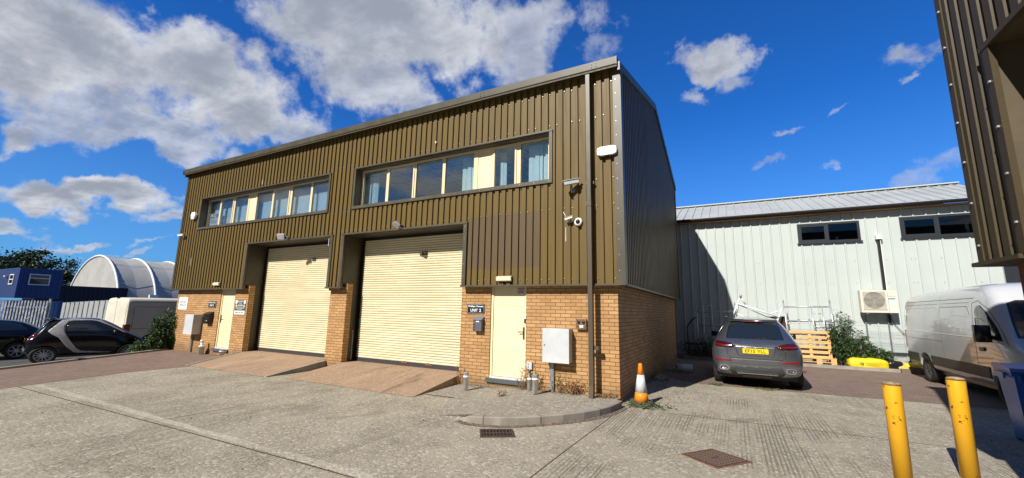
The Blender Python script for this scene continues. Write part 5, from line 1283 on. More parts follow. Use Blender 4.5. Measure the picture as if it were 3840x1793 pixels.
for sx in (-1, 1): MB().lathe([(.10, .17*sx), (.10, .22*sx)], (0, .20, .10), 'X', 20).build('wheel', 'rubber', t, True)
# ---------------------------------------------------------------- dark brown building at the right edge
N = thing('industrial_building', 'dark brown ribbed steel building cut off by the right edge of the photo', 'building', (7, -8, 0))
nx, ny, nz0, nz1 = 4.14, -2.62, 2.24, 7.0
mb = MB(); ribs(mb, (nx, 0, 0), (0, 1, 0), (-1, 0, 0), -3.30, ny-.0, nz0, nz1, d=.035, phase=.02); ribs(mb, (nx, 0, 0), (0, 1, 0), (-1, 0, 0), -8.2, -3.30, 4.10, nz1, d=.035, phase=.02)
ribs(mb, (nx, 0, 0), (0, 1, 0), (-1, 0, 0), -15.5, -8.2, nz0, nz1, d=.035); ribs(mb, (0, ny, 0), (1, 0, 0), (0, 1, 0), nx+.02, 14.5, nz0, lambda s: nz1, d=.035)
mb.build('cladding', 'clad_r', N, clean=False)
mb = MB(); mb.box(nx-.012, nx+.03, ny-.09, ny+.012, nz0-.01, nz1); mb.box(nx+.0, nx+.09, ny, ny+.012, nz0-.01, nz1); mb.build('corner_flashing', 'clad_r', N)
mb = MB(); mb.box(nx-.05, nx+.16, -3.34, ny+.05, nz0-.04, nz0-.002); mb.box(nx+.16, 14.5, ny-.16, ny+.05, nz0-.04, nz0-.002); mb.box(nx-.05, nx+.16, -15.5, -8.2, nz0-.04, nz0-.002); mb.build('drip_flashing', 'clad_r', N)
mb = MB(); mb.box(nx-.025, nx+.02, -3.40, -3.30, nz0, 4.10); mb.box(nx-.03, nx+.02, -8.2, -3.26, 4.08, 4.13); mb.build('opening_trim', 'clad_r', N)
mb = MB(); mb.box(nx+.01, nx+.75, -3.38, -3.36, 0, 4.10); mb.box(nx+.01, nx+.75, -8.2, -8.18, 0, 4.1); mb.box(nx+.01, nx+.75, -8.2, -3.3, 4.09, 4.12); mb.build('steel_reveal', mat('tan steel reveal', (.11, .085, .05), .5, c2=(.09, .07, .042), sc=2), N)
mb = MB(); mb.box(nx+.75, nx+.80, -8.2, -3.3, 0, 4.1); mb.build('roller_shutter', 'clad_r', N)
mb = MB(); mb.box(nx+.17, nx+.36, -3.30, ny-.17, -.05, nz0+.05); mb.box(nx+.36, 14.3, ny-.36, ny-.17, -.05, nz0+.05); mb.box(nx+.17, nx+.36, -15.5, -8.2, -.05, nz0+.05); mb.build('brick_wall', brick_mat('dark brown brick', (.20, .085, .04), (.16, .07, .035), (.09, .07, .05)), N)
mb = MB()
for z in [2.4+.42*k for k in range(11)]: mb.obox((nx-.018, ny-.055, z), (.014, .022, .016)); mb.obox((nx-.032, -3.35, z+.1), (.014, .022, .016)) if z < 3.9 else None
mb.build('fixing_screws', 'alu', N)
mb = MB(); mb.prism([(nx-.15, 0, 0), (nx-.15, 0, 0.06), (14.6, 0, 0.06), (14.6, 0, 0)], (0, 1, 0)) if False else None
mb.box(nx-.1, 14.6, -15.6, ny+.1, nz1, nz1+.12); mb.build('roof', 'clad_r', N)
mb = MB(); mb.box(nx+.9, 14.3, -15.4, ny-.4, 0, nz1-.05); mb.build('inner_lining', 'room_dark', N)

# ---------------------------------------------------------------- left background
# palisade fence
F = thing('palisade_fence', 'grey steel palisade fence behind the parked cars', 'fence', (-30, -.03, -.42), R(-58.8))
y = -9.
mb_r = MB(); mb_r.box(-.05, -.01, -9, .02, .47, .52); mb_r.box(-.05, -.01, -9, .02, 1.77, 1.82); mb_r.build('rail', 'pal', F, True)
k = 0
while y < 0.05:
    mb = MB(); h = 1.74; w = .036
    h += .42; mb.prism([(0, y-w, .02), (0, y+w, .02), (0, y+w, h-.12), (0, y+w*.6, h-.0), (0, y, h-.06), (0, y-w*.6, h), (0, y-w, h-.12)], (.012, 0, 0)); mb.build('pale', 'pal', F, True)
    y += .155; k += 1
mb = MB(); mb.tube([(-.5, -2.4, .6), (-.3, -.1, 1.75)], .03); mb.build('stay_tube', 'pal', F, True)
mb = MB(); mb.box(-.12, -.05, .0, .09, 0, 2.24); mb.build('end_post', 'pal', F, True)
def sheet_fence(p0, p1, z0, z1, label):
    d = Vector((p1[0]-p0[0], p1[1]-p0[1])); F = thing('sheet_fence', label, 'fence', (p0[0], p0[1], 0), math.atan2(-d.x, d.y), 'grey sheet fences'); y0, y1, x = 0, d.length, 0; y = 0
    while y < y1-.05:
        e = min(y+.95, y1); mb = MB(); mb.box(x, x+.03, y+.03, e-.03, -.42, z0+(z1-z0)*(y-y0)/(y1-y0)); mb.build('panel', 'sheet', F, True)
        mb = MB(); mb.box(x-.02, x+.07, e-.03, e+.03, -.42, z0+.03+(z1-z0)*(y-y0)/(y1-y0)); mb.build('post', 'pal', F, True); y += .95
sheet_fence((-34.9, 1.92), (-24.2, .92), 1.63, 1.85, 'grey sheet metal fence between the blue container and the cream van')
sheet_fence((-42, -3.2), (-34.3, -.9), 1.45, 1.45, 'grey sheet fence seen through the palisade pales')
def container(name, label, x0, x1, y0, y1, z0, z1, mt, mt_side=None):
    t = thing(name, label, 'container', ((x0+x1)/2, (y0+y1)/2, z0)); d = .04; t['group'] = 'blue containers beyond the fence'
    mb = MB(); ribs(mb, (x1, 0, 0), (0, 1, 0), (1, 0, 0), y0+.1, y1-.1, z0+.12, z1-.10, pitch=.28, d=d, crown=.10, slope=.04)
    ribs(mb, (0, y0, 0), (1, 0, 0), (0, -1, 0), x0+.1, x1-.1, z0+.12, z1-.10, pitch=.28, d=d, crown=.10, slope=.04); mb.box(x0+.05, x1-.06, y0+.06, y1-.05, z0+.02, z1-.03); mb.build('walls', mt, t, clean=False)
    mb = MB()
    for x in (x0, x1-.1):
        for y in (y0, y1-.1): mb.box(x, x+.1, y, y+.1, z0, z1)
    for z in (z0, z1-.11): mb.box(x1-.099, x1+.004, y0+.1, y1-.1, z, z+.11); mb.box(x0+.1, x1-.1, y0-.004, y0+.1, z, z+.11)
    mb.box(x0+.1, x1-.1, y0+.1, y1-.1, z1-.02, z1+.01); mb.build('corner_frame', mt, t)
    return t
c1 = container('site_cabin', 'navy blue cabin container with a white framed window, stacked high', -53, -47, 2.50, 4.95, 1.90, 4.24, 'cont_n')
def cwin(t, x, y0, y1, z0, z1, side=False):
    f = MB(); w = .07
    if side:
        yy = y0; f.box(x, x+w, yy-.05, yy, z0, z1); f.box(x+.9, x+.9+w, yy-.05, yy, z0, z1); f.box(x+w, x+.9, yy-.05, yy, z0, z0+w); f.box(x+w, x+.9, yy-.05, yy, z1-w, z1); f.box(x+w, x+.9, yy-.05, yy, (z0+z1)/2-.03, (z0+z1)/2+.03); o = f.build('window', 'white', t)
        MB().box(x+w, x+.9, yy-.02, yy-.015, z0+w, z1-w).build('pane', 'cglass', o)
    else:
        f.box(x, x+.05, y0, y0+w, z0, z1); f.box(x, x+.05, y1-w, y1, z0, z1); f.box(x, x+.05, y0+w, y1-w, z0, z0+w); f.box(x, x+.05, y0+w, y1-w, z1-w, z1); f.box(x, x+.05, y0+w, y1-w, z1-.36, z1-.30); o = f.build('window', 'white', t)
        MB().box(x+.01, x+.02, y0+w, y1-w, z0+w, z1-w).build('pane', 'cglass', o)
cwin(c1, -46.99, 3.05, 4.22, 2.94, 3.81); cwin(c1, -48.9, 2.49, 0, 2.95, 3.75, True)
mb = MB(); mb.lathe([(.08, 0), (.08, .25)], (-49.9, 2.40, 3.6), 'X', 12); mb.build('vent', 'white', c1)
container('shipping_container', 'grey blue shipping container at the left edge beside the navy cabin', -60, -54.2, .2, 2.45, 1.30, 3.95, 'cont_g')
container('shipping_container', 'bright blue shipping container behind the palisade fence', -41, -35.2, -.35, 2.0, -.42, 1.70, 'cont_b')
container('shipping_container', 'long almost black container under the pale tunnel tent', -56, -47, 4.98, 9.3, -.2, 3.0, 'cont_k')
# pale tunnel tent
T = thing('polytunnel', 'big pale arched tunnel tent beyond the containers', 'tunnel', (-53.9, 14, -.42)); tcx, ta, tb, tz = -53.9, 6.25, 5.95, .30
def arch(y, k=1., n=28, a0=0, a1=math.pi): return [(tcx+ta*k*math.cos(a0+(a1-a0)*i/n), y, tz+tb*k*math.sin(a0+(a1-a0)*i/n)) for i in range(n+1)]
ys = [9.0+2.85*i for i in range(7)]
mb = MB()
for a, b2 in zip(ys, ys[1:]):
    m_ = (a+b2)/2
    A1, A2, A3 = [[(p[0], y, p[2]) for p in arch(y, kk)] for y, kk in ((a, 1), (m_, .985), (b2, 1))]
    for A_ in (A1, A3): A_.insert(0, (A_[0][0], A_[0][1], -.42)); A_.append((A_[-1][0], A_[-1][1], -.42))
    A2.insert(0, (A2[0][0], A2[0][1], -.42)); A2.append((A2[-1][0], A2[-1][1], -.42))
    mb.strip(A1, A2); mb.strip(A2, A3)
mb.build('cover', 'poly', T, clean=False, smooth=True)
mb = MB(); A = arch(9.02, .995); c0 = mb.b.verts.new((tcx, 9.02, -.42)); vs = [mb.b.verts.new((tcx+ta*.995, 9.02, -.42))]+[mb.b.verts.new(p) for p in A]+[mb.b.verts.new((tcx-ta*.995, 9.02, -.42))]
for a, b2 in zip(vs, vs[1:]): mb.b.faces.new((c0, a, b2))
mb.build('end_wall', 'poly', T, clean=False)
for y in ys:
    mb = MB(); A = [Vector(p) for p in arch(y, 1.006)]; A = [Vector((A[0].x, y, -.42))]+A+[Vector((A[-1].x, y, -.42))]; mb.tube(A, .10, 6); mb.build('hoop', 'hoop', T)
mb = MB()
for i in (5, 9, 13): 
    p = arch(0, 1.003)[i]; mb.tube([(p[0], 9, p[2]), (p[0], ys[-1], p[2])], .018, 5)
mb.build('purlin', 'hoop', T)
mb = MB(); mb.box(tcx+ta-.15, tcx+ta+.10, 11.2, 11.9, 1.7, 2.5); mb.build('white_hatch', 'hoop', T)

# trees
def tree(loc, h, crown, n, label, leaf='leaf2', name='broadleaf_tree', trunk_h=2.5, size=.34, nc=60, r0=1.0, group='trees beyond the containers'):
    t = thing(name, label, 'tree', loc, 0, group); x, y, z = loc
    mb = MB(); mb.tube([(x, y, z), (x+.1, y, z+trunk_h*.5), (x-.05, y+.1, z+trunk_h), (x, y, z+h*.75)], .30, 9, .08)
    for k in range(9):
        a = k*2.4; b0 = z+trunk_h*.7+k*.28; L = crown[0]*.6
        mb.tube([(x, y, b0), (x+math.cos(a)*L*.5, y+math.sin(a)*L*.5, b0+.7), (x+math.cos(a)*L, y+math.sin(a)*L, b0+1.5)], .10, 6, .03)
    mb.build('trunk', 'bark', t)
    mb = MB(); c = (x, y, z+h-crown[2]); leaves(mb, clumps(c, crown, nc, r0), n, size, .55); mb.build('crown', leaf, t, clean=False)
tree((-76, 10.6, -.42), 8.9, (3.4, 3.3, 3.3), 8500, 'rounded dark green tree just left of the pale tunnel tent')
tree((-74, 5.3, -.42), 8.2, (3.0, 3.2, 3.1), 7500, 'dark green tree behind the navy cabin, second from the tent')
tree((-80, 14.6, -.42), 6.9, (2.6, 2.2, 2.6), 3500, 'lower dark tree half hidden behind the pale tunnel tent')
tree((-60, 6.9, -.42), 4.1, (1.2, .9, 1.0), 900, 'small pale sunlit tree above the black container', 'leaf3', size=.25, nc=14, r0=.5, trunk_h=1.6)

# bushes and weeds
def bush(name, label, cx_, cy, z, rx, ry, h, nst, nleaf, group=None, flowers=6, seed=1, spread=.9):
    rr = random.Random(seed); t = thing(name, label, 'bush', (cx_, cy, z), 0, group); sm = MB(); lf = MB(); fl = MB(); tips = []
    for k in range(nst):
        a = rr.uniform(0, 6.283); q = math.sqrt(rr.random()); bx, by = cx_+math.cos(a)*rx*q*.5, cy+math.sin(a)*ry*q*.5
        tx, ty = cx_+math.cos(a)*rx*q*1.05, cy+math.sin(a)*ry*q*1.05; H = h*rr.uniform(.45, 1.0)*(1-.45*q*q)
        P_ = [Vector((bx+(tx-bx)*s, by+(ty-by)*s, z+H*(1.25*s-.25*s*s*s))) for s in (0, .3, .6, .85, 1.0)]
        sm.tube(P_, .008, 5, .002, cap=False)
        for i in range(int(nleaf/nst)):
            s = rr.uniform(.12, 1.0); j = min(3, int(s*4)); f = s*4-j; c = P_[j].lerp(P_[j+1], f)
            d = Vector((rr.gauss(0, 1), rr.gauss(0, 1), rr.gauss(.1, .6))).normalized(); L = rr.uniform(.07, .15); w = d.cross(Vector((rr.gauss(0, .4), rr.gauss(0, .4), 1))).normalized()
            c = c+d*rr.uniform(0, .06); e = c+d*L+Vector((0, 0, -.25*L))
            m1 = c.lerp(e, .45)+Vector((0, 0, .1*L)); lf.b.faces.new([lf.b.verts.new(p) for p in (c, m1+w*L*.15, e, m1-w*L*.15)])
        tips.append(P_[-1])
    sm.build('stems', 'stem' if h < .8 else 'bark', t, clean=False); lf.build('foliage', 'leaf', t, clean=False)
    if flowers:
        for p in rr.sample(tips, min(flowers, len(tips))): fl.lathe([(.004, .12), (.022, .04), (.026, 0), (.012, -.05)], p, 'Z', 7)
        fl.build('flowers', 'flower', t)
    return t
bush('buddleia_bush', 'green buddleia bush growing against the fence by the pallet, above the yellow bag', 5.30, 10.0, .05, .62, .35, 1.85, 85, 4800, seed=2, flowers=3)
bush('buddleia_bush', 'low spreading green bush right of the tall one, hanging over the yellow bag', 5.95, 10.02, .05, .62, .3, .95, 50, 3400, seed=4, flowers=2)
bush('buddleia_bush', 'dark green flowering bush at the far left corner of the brown building', -17.0, -.02, -.3, .45, .6, 2.15, 80, 7800, seed=6, flowers=7)
bush('low_shrub', 'low yellow green shrub at the foot of the dark flowering bush', -16.95, -.72, -.2, .40, .4, .72, 40, 2200, seed=8, flowers=0)
bush('bramble_thicket', 'dark tangle of dead stems in the shade behind the brick wall', 1.15, 9.75, .05, 1.25, .5, .85, 120, 900, seed=12, flowers=0)
def weed(cx_, cy, z, h, n, label, dry=True, seed=1, spread=.12, leafy=10):
    rr = random.Random(seed); t = thing('weed', label, 'weed', (cx_, cy, z)); sm = MB(); lf = MB()
    for k in range(n):
        a = rr.uniform(0, 6.283); H = h*rr.uniform(.4, 1); o = Vector((cx_+rr.gauss(0, spread*.5), cy+rr.gauss(0, spread*.3), z)); e = o+Vector((math.cos(a)*spread, math.sin(a)*spread*.6, H)); mdl = o.lerp(e, .5)+Vector((rr.gauss(0, .015), rr.gauss(0, .015), H*.12))
        sm.tube([o, mdl, e], .0028, 4, .001, cap=False)
        for i in range(leafy):
            s = rr.random(); c = o.lerp(mdl, s*2) if s < .5 else mdl.lerp(e, s*2-1); d = Vector((rr.gauss(0, 1), rr.gauss(0, 1), rr.gauss(.2, .5))).normalized(); L = rr.uniform(.02, .05); w = d.orthogonal().normalized()
            lf.b.faces.new([lf.b.verts.new(p) for p in (c, c+d*L*.5+w*L*.22, c+d*L, c+d*L*.5-w*L*.22)])
    sm.build('stems', 'stem', t, clean=False); lf.build('foliage', 'leafdry' if dry else 'leaf', t, clean=False)
weed(-1.98, -.13, .06, .62, 16, 'tall dry reddish weed in front of the doorway edge', seed=3, spread=.16)
weed(-1.72, -.12, .10, .42, 14, 'green leafy weed between the doorway and the cabinet post', False, seed=5, leafy=16)
weed(-1.18, -.10, .10, .46, 14, 'green and brown weed just right of the cabinet post', False, seed=7, spread=.12)
weed(-.88, -.13, .10, .34, 30, 'clump of rust red dead weeds between the cabinet post and the downpipe', seed=9, spread=.20, leafy=12)
weed(-.22, -.10, .10, .10, 22, 'flat dry moss and weeds right of the downpipe foot', seed=10, spread=.18)
weed(-3.62, -.12, .03, .55, 8, 'thin dry stems at the brick pier beside the nearer roller door', seed=11, spread=.07)
weed(-2.05, -.95, .03, .20, 12, 'small dry tuft in the concrete joint before the UNIT 2 door', seed=13, spread=.08)
weed(.42, -.12, .0, .10, 26, 'low green weeds in front of the traffic cone', False, seed=15, spread=.22, leafy=14)
weed(.72, .05, .0, .10, 16, 'green weeds right of the traffic cone', False, seed=16, spread=.2, leafy=12)
weed(1.5, 3.42, .0, .06, 14, 'green tuft at the paving edge left of the silver car', False, seed=17, spread=.22, leafy=12)
weed(2.6, 3.38, .0, .05, 10, 'green tuft at the paving edge under the silver car bumper', False, seed=18, spread=.22, leafy=12)
weed(.25, 3.2, .0, .16, 22, 'dark weeds along the foot of the shaded brick wall', False, seed=19, spread=.3, leafy=10)
weed(.28, 5.2, .0, .14, 22, 'dark weeds at the wall foot near the white container', False, seed=20, spread=.3, leafy=10)
weed(7.15, 9.35, .0, .08, 12, 'green tuft before the timber on the kerb', False, seed=21, spread=.12, leafy=12)
mb = MB(); rr = random.Random(4)
for _ in range(1500):
    k = rr.random()
    if k < .45: x, y, z = rr.uniform(-3.4, -.1), -abs(rr.gauss(0, .12))-.03, .09
    elif k < .6: x, y, z = rr.uniform(.22, 1.2), rr.uniform(.3, 5), .004
    elif k < .8:
        i = rr.randrange(len(outer)-1); s = rr.random(); x = outer[i][0]+(outer[i+1][0]-outer[i][0])*s+abs(rr.gauss(0, .05)); y = outer[i][1]+(outer[i+1][1]-outer[i][1])*s-abs(rr.gauss(0, .05)); z = .008
    else: x, y, z = rr.uniform(-16, 9), rr.uniform(-6, 3), .003
    if -3.6 < x < -1.9 and k < .45: z = .045
    s = rr.uniform(.004, .013); a = rr.uniform(0, 3)
    mb.obox((x, y, z+s*.3), (s*2, s, s*.6), (0, 0, a))
tag(mb.build('grit', mat('loose grit', (.24, .19, .13), .9, c2=(.10, .08, .05), sc=30)), kind='stuff')
# ---------------------------------------------------------------- vehicles (local frame: y forward from the rear bumper, x right)
def half(w0, zb, wm, zm, ws, zs, wb, zbelt, wt, zr, zt):
    return [(0, zb), (w0*.82, zb), (w0, zb+.08), (wm, zm), (ws, zs), (wb, zbelt), (wt, zr), (wt*.55, zt-.004), (0, zt)]
def seam(name, root, bvh, pts, axis, frm, w=.012, mt='black', off=.0015):
    for (a, b) in zip(pts, pts[1:]):
        d = Vector((b[0]-a[0], b[1]-a[1])).normalized(); q = Vector((-d.y, d.x))*w/2; e = d*w*.3
        a2, b2 = Vector(a)-e, Vector(b)+e
        conform(name, [a2-q, b2-q, b2+q, a2+q], axis, frm, bvh, mt, root, off, .004, cuts=5)
def both(fn, name, poly, bvh, mt, root, **k):
    for f in (2.5, -2.5): conform(name, poly, 'X', f, bvh, mt, root, **k)

# silver-grey SUV seen from behind
V = thing('parked_suv', 'graphite grey estate car parked nose to the fence, seen from behind, plate EF15 YLL', 'car', (2.39, 3.20, 0), R(-1.0))
st = [(.0, half(.70, .44, .74, .62, .72, .84, .62, .94, .45, .97, .98)),
      (.07, half(.84, .33, .90, .60, .885, .88, .78, 1.01, .60, 1.05, 1.06)),
      (.20, half(.88, .28, .935, .62, .93, .92, .84, 1.06, .66, 1.13, 1.145)),
      (.34, half(.89, .26, .945, .62, .94, .94, .85, 1.10, .66, 1.24, 1.26)),
      (.52, half(.90, .25, .950, .62, .945, .95, .85, 1.12, .625, 1.41, 1.43)),
      (.70, half(.90, .25, .950, .62, .945, .96, .85, 1.13, .60, 1.545, 1.575)),
      (.95, half(.91, .25, .955, .62, .95, .97, .86, 1.13, .60, 1.59, 1.625)),
      (1.6, half(.91, .25, .955, .62, .95, .98, .87, 1.13, .61, 1.62, 1.66)),
      (2.6, half(.91, .25, .955, .62, .95, .98, .87, 1.12, .61, 1.62, 1.665)),
      (3.1, half(.91, .25, .955, .62, .95, .98, .87, 1.11, .60, 1.55, 1.60)),
      (3.75, half(.91, .25, .955, .62, .95, .95, .84, 1.06, .70, 1.12, 1.14)),
      (4.35, half(.90, .25, .94, .60, .92, .88, .76, .98, .60, 1.02, 1.04)),
      (4.72, half(.82, .26, .86, .52, .82, .74, .68, .84, .5, .88, .89)),
      (4.85, half(.66, .30, .68, .46, .64, .60, .54, .68, .4, .70, .71))]
bd, bv = car_body(st, [(.98, .37, .40), (3.88, .37, .40)], 'suv', V, halfw=.95, wdepth=.28)
cf = lambda n, p, m, **k: conform(n, p, 'Y', -1.5, bv, m, V, **k)
cf('rear_window', [(-.60, 1.15), (-.56, 1.135), (.56, 1.135), (.60, 1.15), (.545, 1.41), (.50, 1.475), (.30, 1.50), (-.30, 1.50), (-.50, 1.475), (-.545, 1.41)], 'cglass', off=.004)
mb = MB(); mb.prism([(-.50, .64, 1.535), (-.53, .68, 1.555), (-.50, .80, 1.59), (.50, .80, 1.59), (.53, .68, 1.555), (.50, .64, 1.535)], (0, -.055, .012)); sp = mb.build('roof_spoiler', 'suv', V, True, bevel=.012, smooth=True)
mb = MB(); mb.box(-.20, .20, .572, .59, 1.535, 1.548); mb.build('brake_light', 'red', sp, True)
for s in (-1, 1):
    L = [(s*.865, 1.035), (s*.80, 1.075), (s*.62, 1.06), (s*.50, 1.03), (s*.435, .985), (s*.44, .94), (s*.52, .925), (s*.70, .93), (s*.84, .95), (s*.88, .97)]
    tl = cf('tail_light', L, 'red_d', off=.008, depth=.03)
    conform('light_bar', [(s*.47, .975), (s*.47, .955), (s*.83, .985), (s*.83, 1.01)], 'Y', -1.5, bv, 'red', tl, off=.012)
    cf('reflector', [(s*.50, .615), (s*.52, .655), (s*.84, .668), (s*.86, .66), (s*.84, .620)], 'red', off=.004)
    mb = MB()
    ex = [(s*(.67+.098*math.copysign(abs(math.cos(a))**.55, math.cos(a))), .0, .465+.056*math.copysign(abs(math.sin(a))**.6, math.sin(a))) for a in [i*math.pi/12 for i in range(24)]]
    inn = [(s*.67+(p[0]-s*.67)*.80, .0, .465+(p[2]-.465)*.72) for p in ex]
    mb.strip(ex+[ex[0]], inn+[inn[0]]); mb.strip([(p[0], .10, p[2]) for p in ex+[ex[0]]], ex+[ex[0]]); mb.strip(inn+[inn[0]], [(p[0], .08, p[2]) for p in inn+[inn[0]]])
    o = mb.build('exhaust_tip', 'chrome', V, True, smooth=True); o.location.y = -.012
    mb = MB(); mb.prism([(p[0], .06, p[2]) for p in inn], (0, .005, 0)); mb.build('exhaust_core', 'black', o, True)
    mb = MB(); mb.obox((s*1.01, 3.15, 1.12), (.16, .12, .15), (0, 0, R(-8*s))); mb.tube([(s*.88, 3.2, 1.05), (s*1.0, 3.17, 1.07)], .03); mb.build('mirror', 'black', V, True, bevel=.03, smooth=True)
cf('plate_recess', [(-.43, .975), (.43, .975), (.36, .755), (-.36, .755)], mat('recess paint', (.16, .17, .19), .3, .7, coat=.6), off=.002, depth=.01)
seam('recess_edge', V, bv, [(-.44, .98), (.44, .98)], 'Y', -1.5, .022, 'black', .004)
pl = MB(); pl.box(-.26, .26, -.022, -.012, .815, .925); pl = pl.build('number_plate', 'plate', V, True); 
def ltext(s, w, h, o_, u, n, m_, parent, root, **k):
    """lettering given in a vehicle's local frame"""
    mw = WM(root); U = mw.to_3x3() @ Vector(u); N_ = mw.to_3x3() @ Vector(n)
    return text(s, w, h, mw @ Vector(o_), U, N_, m_, parent, **k)
hb = bv.ray_cast(Vector((0, -1.5, .87)), Vector((0, 1, 0)))[0]; pl.location.y = hb.y+.004
ltext('EF15 YLL', .42, .070, (-.21, hb.y-.020, .835), (1, 0, 0), (0, -1, 0), 'black', pl, V, bold=.01)
for i, ch in enumerate('PORSCHE'):
    x = -.235+i*.078; h_ = bv.ray_cast(Vector((x, -1.5, 1.06)), Vector((0, 1, 0)))[0]
    ltext(ch, .038, .026, (x-.019, h_.y-.004, 1.045), (1, 0, 0), (0, -1, .25), 'chrome', V, V, name='badge_letter', ext=.003)
seam('tailgate_seam', V, bv, [(-.60, .93), (-.585, .78), (-.52, .70), (.52, .70), (.585, .78), (.60, .93)], 'Y', -1.5, .009)
seam('bright_strip', V, bv, [(-.52, .672), (.52, .672)], 'Y', -1.5, .012, 'chrome', .004)
seam('bumper_crease', V, bv, [(-.80, .59), (-.50, .58), (.50, .58), (.80, .59)], 'Y', -1.5, .010, 'clad_t', .002)
cf('lower_bumper', [(-.50, .53), (.50, .53), (.56, .40), (.50, .32), (-.50, .32), (-.56, .40)], 'clad_t', off=.012, depth=.02)
mb = MB(); mb.prism([(-.44, .02, .385), (-.40, -.02, .365), (.40, -.02, .365), (.44, .02, .385), (.42, .10, .37), (-.42, .10, .37)], (0, 0, -.012)); mb.build('skid_strip', 'chrome', V, True)
mb = MB(); mb.box(-.30, .30, .12, .45, .27, .31); mb.build('silencer', mat('dull silencer', (.16, .13, .10), .7), V, True)
seam('rear_wiper', V, bv, [(-.02, 1.165), (.42, 1.15)], 'Y', -1.5, .018, 'black', .014)
SW = [(.72, 1.16), (.80, 1.42), (1.05, 1.53), (2.0, 1.57), (2.9, 1.53), (3.35, 1.30), (3.55, 1.14), (2.2, 1.12), (1.0, 1.12)]
both(None, 'side_window', SW, bv, 'cglass', V, off=.004)
conform('windscreen', [(-.62, 1.20), (.62, 1.20), (.52, 1.54), (-.52, 1.54)], 'Y', 8, bv, 'cglass', V, off=.004)
for s in (-1, 1):
    for wy_ in (.98, 3.88): wheel(V, s*.81, wy_, .37, .27, spokes=10)
    mb = MB(); mb.tube([(s*.60, 1.0, 1.60), (s*.62, 1.2, 1.645), (s*.62, 2.6, 1.65), (s*.60, 2.9, 1.58)], .012, 8); mb.build('roof_rail', 'black', V, True)
mb = MB(); mb.box(-.8, .8, .3, 4.5, .22, .34); mb.build('underbody', 'black', V, True)

# silver-grey high van on the right
V = thing('parked_van', 'silver grey high roof van on the right facing the camera beside the blue bin', 'van', (7.60, 8.86, 0), R(180))
def vh(w, zb, zt, wt=.86, wr=.80): return [(0, zb), (w*.85, zb), (w, zb+.06), (w, .80), (w, 1.30), (w*.985, 1.75), (w*.925, zt-.12), (w*.72, zt-.015), (0, zt)]
st = [(.0, vh(.94, .42, 2.30)), (.03, vh(.985, .36, 2.37)), (.16, vh(1.0, .34, 2.40)), (1.2, vh(1.0, .33, 2.48)), (2.6, vh(1.0, .33, 2.50)), (4.0, vh(1.0, .33, 2.51)), (4.50, vh(1.0, .33, 2.50)), (4.80, vh(1.0, .33, 2.42)),
      (5.06, [(0, .33), (.85, .33), (1.0, .39), (1.0, .8), (1.0, 1.22), (.965, 1.45), (.86, 1.94), (.72, 2.05), (0, 2.09)]),
      (5.42, [(0, .33), (.85, .33), (1.0, .39), (1.0, .8), (.985, 1.12), (.95, 1.24), (.90, 1.31), (.72, 1.34), (0, 1.37)]),
      (5.95, [(0, .33), (.82, .33), (.96, .39), (.96, .75), (.93, .98), (.88, 1.06), (.78, 1.12), (.6, 1.15), (0, 1.17)]),
      (6.12, [(0, .38), (.74, .38), (.85, .43), (.86, .65), (.82, .82), (.76, .88), (.66, .91), (.5, .93), (0, .94)])]
bd, bv = car_body(st, [(1.36, .355, .43), (5.12, .355, .43)], 'van', V, halfw=1.0, wdepth=.30)
both(None, 'side_window', [(4.36, 1.52), (4.34, 1.85), (4.40, 1.99), (4.58, 2.00), (4.80, 1.86), (5.08, 1.55), (5.26, 1.28), (4.95, 1.29), (4.45, 1.42)], bv, 'cglass', V, off=.005)
both(None, 'lower_trim', [(.02, .50), (.95, .50), (.95, .74), (.02, .74)], bv, 'clad_t', V, off=.012); both(None, 'lower_trim', [(1.78, .50), (4.70, .50), (4.70, .74), (1.78, .74)], bv, 'clad_t', V, off=.012)
for f in (2.5, -2.5):
    seam('door_seam', V, bv, [(4.24, .45), (4.24, 2.05), (4.5, 2.10), (4.85, 1.92), (5.4, 1.22)], 'X', f, .012); seam('door_seam', V, bv, [(2.60, .45), (2.60, 2.30)], 'X', f, .007, 'grey_s', .001)
    seam('gutter_seam', V, bv, [(.15, 2.16), (4.3, 2.16)], 'X', f, .014, 'grey_s'); seam('panel_rib', V, bv, [(.22, 2.07), (2.45, 2.07)], 'X', f, .010, 'grey_s'); seam('panel_rib', V, bv, [(2.72, 2.07), (4.1, 2.07)], 'X', f, .010, 'grey_s')
    seam('panel_edge', V, bv, [(.16, 1.36), (.16, 1.99), (2.5, 1.99)], 'X', f, .016, 'white', .004); seam('panel_edge', V, bv, [(.16, 1.36), (4.10, 1.32)], 'X', f, .018, 'white', .004); seam('panel_edge', V, bv, [(2.66, 1.985), (4.0, 1.985), (4.12, 1.80)], 'X', f, .012, 'grey_s', .002)  # white strips: highlights along the pressed panel edges, put in as colour
    seam('sliding_track', V, bv, [(.2, 1.16), (2.6, 1.14)], 'X', f, .010, 'grey_s')
    s = 1 if f > 0 else -1
    conform('door_handle', [(4.40, 1.07), (4.42, 1.13), (4.62, 1.13), (4.64, 1.08), (4.60, 1.05), (4.44, 1.04)], 'X', f, bv, 'black', V, off=.02)
    mb = MB(); mb.obox((s*1.16, 5.02, 1.42), (.22, .14, .34)); mb.tube([(s*.97, 5.05, 1.34), (s*1.1, 5.03, 1.36)], .04); mb.build('mirror', 'black', V, True, bevel=.04, smooth=True)
    mb = MB(); mb.box(s*.96-.01 if s > 0 else -.99, s*.96+.03 if s > 0 else -.95, -.01, .08, .85, 1.35); mb.build('tail_light', 'red', V, True)
conform('windscreen', [(-.84, 1.36), (.84, 1.36), (.74, 2.04), (.6, 2.10), (-.6, 2.10), (-.74, 2.04)], 'Y', 9, bv, 'cglass', V, off=.006)
